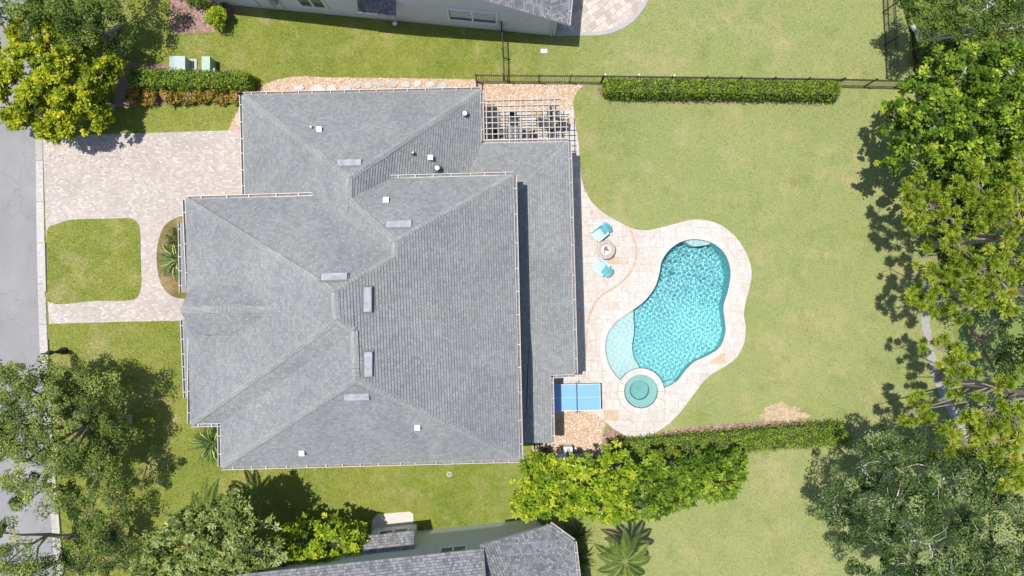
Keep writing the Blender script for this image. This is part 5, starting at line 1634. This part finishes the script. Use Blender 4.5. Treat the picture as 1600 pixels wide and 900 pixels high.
pine('lower pine with tufted boughs reaching over the garden path', (1470, 590), 12.0, [
    (1470, 545, 6.2, 26, 20), (1500, 570, 6.6, 26, 20), (1490, 600, 6.2, 22, 14), (1440, 640, 5.4, 24, 18), (1420, 645, 5.0, 16, 8), (1550, 640, 8.0, 34, 28), (1590, 660, 8.6, 30, 24), (1560, 690, 8.0, 34, 28),
    (1500, 690, 7.2, 34, 30), (1470, 700, 6.8, 22, 16), (1590, 720, 8.6, 28, 22), (1570, 745, 8.4, 22, 14), (1595, 590, 8.8, 24, 14), (1520, 655, 7.0, 24, 14)], 43)

# ------------------------------------------------------------------ clipped hedges: leaf shell over a twiggy core
def hedge(name, label, quad, h, mat, seed, leaf=0.11, dens=420, round_top=0.12, group=None, wob=0.10):
    """quad: ground corners on the photo grid (tl, tr, br, bl)"""
    rng = np.random.default_rng(seed)
    q = [np.array(W(*p)) for p in quad]
    ctr = sum(q) / 4
    t = thing(name, (ctr[0], ctr[1], 0), label, 'hedge', group)
    Lx = np.linalg.norm(q[1] - q[0]); Ly = np.linalg.norm(q[3] - q[0])
    def P(u, v): return (q[0][None] * ((1 - u) * (1 - v))[:, None] + q[1][None] * (u * (1 - v))[:, None] + q[2][None] * (u * v)[:, None] + q[3][None] * ((1 - u) * v)[:, None])
    pos, nr = [], []
    n = int(Lx * Ly * dens); u, v = rng.uniform(0, 1, n), rng.uniform(0, 1, n)
    p = P(u, v)
    edge = np.minimum(np.minimum(u * Lx, (1 - u) * Lx), np.minimum(v * Ly, (1 - v) * Ly))
    p[:, 2] = h - round_top * np.clip(1 - edge / 0.25, 0, 1) ** 2 + wob * np.sin(3.1 * p[:, 0] + 1.3 * np.sin(2.2 * p[:, 0])) * 0.6 + rng.normal(0, 0.05, n)
    pos.append(p); nr.append(np.tile([0, 0, 1.0], (n, 1)))
    axx, ayy = unit((q[1] - q[0])[None])[0], unit((q[3] - q[0])[None])[0]
    for (fixed, val, nv, ln) in (('v', 0, -ayy, Lx), ('v', 1, ayy, Lx), ('u', 0, -axx, Ly), ('u', 1, axx, Ly)):
        n = int(ln * h * dens * 0.7); s = rng.uniform(0, 1, n)
        p = P(s, np.full(n, float(val))) if fixed == 'v' else P(np.full(n, float(val)), s)
        p = p + nv * rng.normal(0, wob, n)[:, None]
        p[:, 2] = rng.uniform(0.05, h - 0.03, n)
        pos.append(p); nr.append(np.tile(nv, (n, 1)))
    pos, nr = np.concatenate(pos), np.concatenate(nr)
    clump = np.sin(pos[:, 0] * 5.3 + 2 * np.sin(pos[:, 1] * 4.1)) * np.cos(pos[:, 1] * 6.1 + 1.7 * pos[:, 0])
    nrm = unit(nr * 0.7 + rng.normal(size=pos.shape) * 0.6 + [0, 0, 0.25])
    tint = 0.48 + 0.15 * clump + rng.normal(0, 0.17, len(pos))
    build_leaves('foliage', [leaf_arrays(pos, nrm, np.full(len(pos), leaf), tint, rng, 0.6)], mat, t)
    d = 0.09
    sh_ = lambda a, b: a + (ctr - a) * 0 + unit((ctr - a)[None])[0] * d * 1.5
    core = [sh_(a, None) for a in q]
    MB().prism(ccw([(c[0], c[1]) for c in core]), 0.0, h - 0.14).build('branch_core', plain('hedge_twigs', (0.035, 0.04, 0.018), 0.95, 0, 0.5, 14.0, 0.9), t)
    return t
hedge('clipped_hedge', 'long clipped hedge in front of the black picket fence across the lawn', [(943, 132.5), (1298, 137), (1298, 157), (943, 153)], 1.25, ML_hedge, 50, 0.12, 420)
hedge('clipped_hedge', 'clipped hedge below the utility cabinets', [(216, 117), (400, 124), (398, 146), (218, 142)], 1.25, ML_hedge, 51, 0.13, 380)
hedge('low_hedge', 'low clipped hedge along the mulch strip at the lower edge of the pool lawn', [(953, 687), (1308, 658), (1322, 688), (958, 715)], 0.75, ML_hedge, 52, 0.12, 380)
for k, x in enumerate((212, 236, 262, 288, 314, 340, 365)):
    y = 158.5 - (x - 212) * 0.02
    nmz = ['first', 'second', 'third', 'fourth', 'fifth', 'sixth', 'last'][k]
    tree('croton_shrub', nmz + ' orange-tinged croton bush in the row below the clipped hedge, counted from the street', [(x, y - 7, 0.42, 13, 10, 0.38), (x + 6, y - 4, 0.35, 9, 9, 0.3)],
         ML_croton, M_bark_b, 60 + k, 'shrub', 0.03, (x + 2, y), 40, 26, 0.13, 0.2, 2, 'croton bushes in a row', tint_spread=0.28)
tree('round_shrub', 'round yellow-green shrub at the corner of the pink mulch bed', [(342, 30, 0.7, 17, 15, 0.55), (346, 26, 0.8, 12, 12, 0.5)], ML_lime, M_bark_b, 70, 'shrub', 0.05, (345, 34), 36, 26, 0.14, 0.22, 3)
tree('small_plant', 'sparse small plant in the middle of the pink mulch bed', [(281, 30, 0.3, 8, 7, 0.2), (290, 26, 0.3, 7, 5, 0.2)], ML_oak, M_bark_b, 71, 'plant', 0.02, (285, 31), 18, 14, 0.11, 0.2, 3)
tree('round_shrub', 'dark shrub at the top of the pink mulch bed by the grey wall', [(318, 2, 0.6, 16, 10, 0.4), (300, -4, 0.6, 16, 12, 0.4), (352, 10, 0.5, 12, 8, 0.35)], ML_mid, M_bark_b, 72, 'shrub', 0.04, (318, 6), 30, 24, 0.12, 0.22, 3)
tree('small_plant', 'dark reddish plant by the pool filter', [(857, 707, 0.5, 10, 9, 0.35)], ML_dark, M_bark_b, 73, 'plant', 0.02, (858, 707), 30, 20, 0.11, 0.2, 3)

# ------------------------------------------------------------------ strap-leaved plants
def strap_plant(name, label, c, n, length, width, mat, seed, rise=0.9, cat='plant', spread=(0, 6.283)):
    rng = np.random.default_rng(seed)
    t = thing(name, c, label, cat)
    parts, tt_ = [], []
    for i in range(n):
        a = rng.uniform(*spread); L = length * rng.uniform(0.6, 1.15); up = rise * rng.uniform(0.5, 1.2)
        d = np.array([math.cos(a), math.sin(a), 0]); sd = np.array([-d[1], d[0], 0])
        o = np.array(c) + d * 0.05 + rng.normal(0, 0.06, 3) * [1, 1, 0]
        pts = [o + d * L * s + np.array([0, 0, up * (1.9 * s - 1.7 * s * s) * L]) for s in (0, 0.3, 0.62, 1.0)]
        ws = [width * 0.7, width, width * 0.8, width * 0.12]
        ti = np.clip(rng.normal(0.5, 0.25), 0, 1)
        for (p, q, w0, w1) in zip(pts[:-1], pts[1:], ws[:-1], ws[1:]):
            parts.append(np.stack([p - sd * w0, p + sd * w0, q + sd * w1, q - sd * w1])); tt_.append(np.full(4, ti))
    build_leaves('leaves', [(np.array(parts), np.array(tt_))], mat, t)
    MB().lathe([(0.09, 0.0), (0.07, 0.15), (0.02, 0.22)], c, 8).build('stem', M_bark_b, t)
    return t
strap_plant('flax_plant', 'large spiky strap-leaved plant in the bed by the front entrance', W(279, 407), 120, 1.15, 0.035, ML_blade, 80, 0.9)
tree('round_shrub', 'dark shrub in the entrance bed above the spiky plant', [(279, 373, 0.5, 12, 18, 0.4), (283, 385, 0.5, 9, 12, 0.35)], ML_dark, M_bark_b, 81, 'shrub', 0.04, (284, 378), 30, 20, 0.11, 0.2, 3)
strap_plant('flax_plant', 'arching strap-leaved plant in the notch of the lower front wall', W(334, 690), 130, 1.25, 0.03, ML_blade, 82, 1.0)
for k, (x, y) in enumerate(((897, 838), (903, 870))):
    strap_plant('fern_palm', ('upper' if k == 0 else 'lower') + ' arching fern palm against the cut corner of the lower house', W(x, y), 70, 1.0, 0.035, ML_palm, 83 + k, 1.0)

def palm(name, label, c, h, n, L, seed):
    rng = np.random.default_rng(seed)
    t = thing(name, c, label, 'palm')
    top = np.array([c.x, c.y, h])
    MB().tube([(c.x, c.y, -0.05), (c.x + 0.03, c.y, h * 0.5), tuple(top)], [0.16, 0.12, 0.13], 10).build('trunk', M_bark_g, t)
    for i in range(n):
        a = 2 * math.pi * i / n + rng.uniform(-0.15, 0.15)
        d = np.array([math.cos(a), math.sin(a), 0]); sd = np.array([-d[1], d[0], 0])
        ln, up = L * rng.uniform(0.85, 1.1), rng.uniform(0.35, 1.0)
        ss = np.linspace(0, 1, 41)
        pts = top + d * (ln * ss)[:, None] + np.array([0, 0, 1.0]) * (ln * (up * ss - (up + 0.45) * ss ** 2))[:, None]
        parts, tn = [], []
        ti = rng.normal(0.5, 0.2)
        for j in range(3, 41):
            wl = 0.27 * math.sin(math.pi * min(1, 0.15 + ss[j] * 0.86)) + 0.05
            for s in (-1, 1):
                tip = pts[j] + sd * s * wl * rng.uniform(0.85, 1.1) + d * wl * 0.75 - np.array([0, 0, wl * 0.55])
                m = (pts[j] + tip) / 2
                parts.append(np.stack([pts[j] - d * 0.025, m + d * 0.036, tip, m - d * 0.036])); tn.append(np.full(4, ti + rng.normal(0, 0.12)))
        f = build_leaves('frond', [(np.array(parts), np.array(tn))], ML_palm, t)
        f['kind'] = 'stuff'
        MB().tube([tuple(p) for p in pts[::8]], [0.03, 0.022, 0.016, 0.012, 0.008, 0.004], 5).build('midrib', M_pemb, f)
M_pemb = plain('palm_stalk', (0.20, 0.22, 0.06), 0.6, 0, 0.2, 6.0)
palm('palm_tree', 'small feather palm on the lawn beside the lower house', W(960, 838), 3.6, 12, 1.5, 90)
palm('palm_tree', 'feather palm half hidden in the tall pale green shrub', W(372, 768), 3.8, 13, 1.6, 91)

# ------------------------------------------------------------------ lawn blades (uncountable)
def grass(n_per_m2):
    rng = np.random.default_rng(99)
    x0, x1, y0, y1 = -27.6, 30.5, -17.3, 17.3
    n = int((x1 - x0) * (y1 - y0) * n_per_m2)
    x, y = rng.uniform(x0, x1, n), rng.uniform(y0, y1, n)
    ok = np.ones(n, bool)
    big = [DECK, ROAD, KERB, DRIVE, GRAVEL1, GRAVEL2, GRAVEL3, MULCH1, MULCH2, MULCH3, MULCH4, WOOD, PATHR, POND, PATIO_N, PAD_S]
    for P in big:
        ok &= ~inside(x, y, offset_loop(P, -0.02))
    # under the three houses
    ok &= ~((x > W(330, 0).x) & (x < W(800, 0).x) & (y < W(0, 190).y) & (y > W(0, 640).y))
    ok &= ~(inside(x, y, BARE) & (rng.uniform(0, 1, n) < 0.8))
    isl = inside(x, y, offset_loop(ISLE1, -0.02))
    ok |= isl
    x, y, isl = x[ok], y[ok], isl[ok]
    n = len(x)
    a = rng.uniform(0, 6.283, n); L = rng.uniform(0.035, 0.075, n); w = rng.uniform(0.010, 0.018, n); ln = rng.uniform(0.3, 1.0, n)
    z0 = np.where(isl, 0.05, 0.0)
    c, s = np.cos(a), np.sin(a)
    v = np.zeros((n, 3, 3))
    v[:, 0] = np.stack([x - s * w, y + c * w, z0], 1)
    v[:, 1] = np.stack([x + s * w, y - c * w, z0], 1)
    v[:, 2] = np.stack([x + c * L * ln, y + s * L * ln, z0 + L * 0.8], 1)
    o = obj('grass', fast_mesh('grass', v.reshape(-1, 3), np.arange(3 * n).reshape(-1, 3)), M_lawn)
    return tag(o, kind='stuff')
grass(330)

# ------------------------------------------------------------------ undergrowth and fallen leaves (uncountable)
def scatter_leaves(name, polys, n, size, mat, seed, zr, drop=(), up=1.2):
    rng = np.random.default_rng(seed)
    out = []
    for P, m in zip(polys, n):
        A = np.array([(p[0], p[1]) for p in P]); lo, hi = A.min(0), A.max(0)
        lo, hi = np.maximum(lo, [-31, -18]), np.minimum(hi, [31, 18])
        c = rng.uniform(lo, hi, (m, 2))
        ok = inside(c[:, 0], c[:, 1], P)
        for q in drop: ok &= ~inside(c[:, 0], c[:, 1], q)
        out.append(c[ok])
    c = np.concatenate(out)
    h = 0.5 + 0.5 * np.sin(c[:, 0] * 2.1 + 2 * np.sin(c[:, 1] * 1.7)) * np.cos(c[:, 1] * 2.6)
    z = zr[0] + (zr[1] - zr[0]) * h * rng.uniform(0.3, 1, len(c))
    pos = np.stack([c[:, 0], c[:, 1], z], 1)
    nrm = unit(rng.normal(size=pos.shape) * 0.6 + [0, 0, up])
    o = build_leaves(name, [leaf_arrays(pos, nrm, np.full(len(c), size), 0.5 + rng.normal(0, 0.25, len(c)), rng, 0.5)], mat, None)
    return tag(o, kind='stuff')
M_litter = tint_mat('fallen_leaf', [(0.0, (0.16, 0.10, 0.05)), (0.4, (0.28, 0.19, 0.08)), (0.7, (0.36, 0.30, 0.10)), (1.0, (0.46, 0.42, 0.24))])
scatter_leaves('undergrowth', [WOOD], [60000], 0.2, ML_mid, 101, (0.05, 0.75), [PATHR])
EDGE = ccw(W2([(1330, 100), (1440, 100), (1460, 400), (1470, 640), (1330, 660), (1380, 400)]))
FRONT = ccw(W2([(78, 520), (270, 520), (280, 800), (300, 900), (90, 900)]))
NORTH = ccw(W2([(60, 205), (250, 205), (250, 262), (70, 262)]))
YARD = ccw(W2([(905, 160), (1440, 160), (1440, 650), (1200, 650), (905, 900), (640, 800), (400, 760), (400, 20), (1340, 20)]))
scatter_leaves('fallen_leaves', [EDGE, FRONT, NORTH, YARD], [2600, 900, 200, 1500], 0.075, M_litter, 102, (0.05, 0.07), [DECK], 3.0)
print('objects', len(bpy.data.objects), 'tris', sum(len(m.loop_triangles) for m in bpy.data.meshes if (m.calc_loop_triangles() or True)))
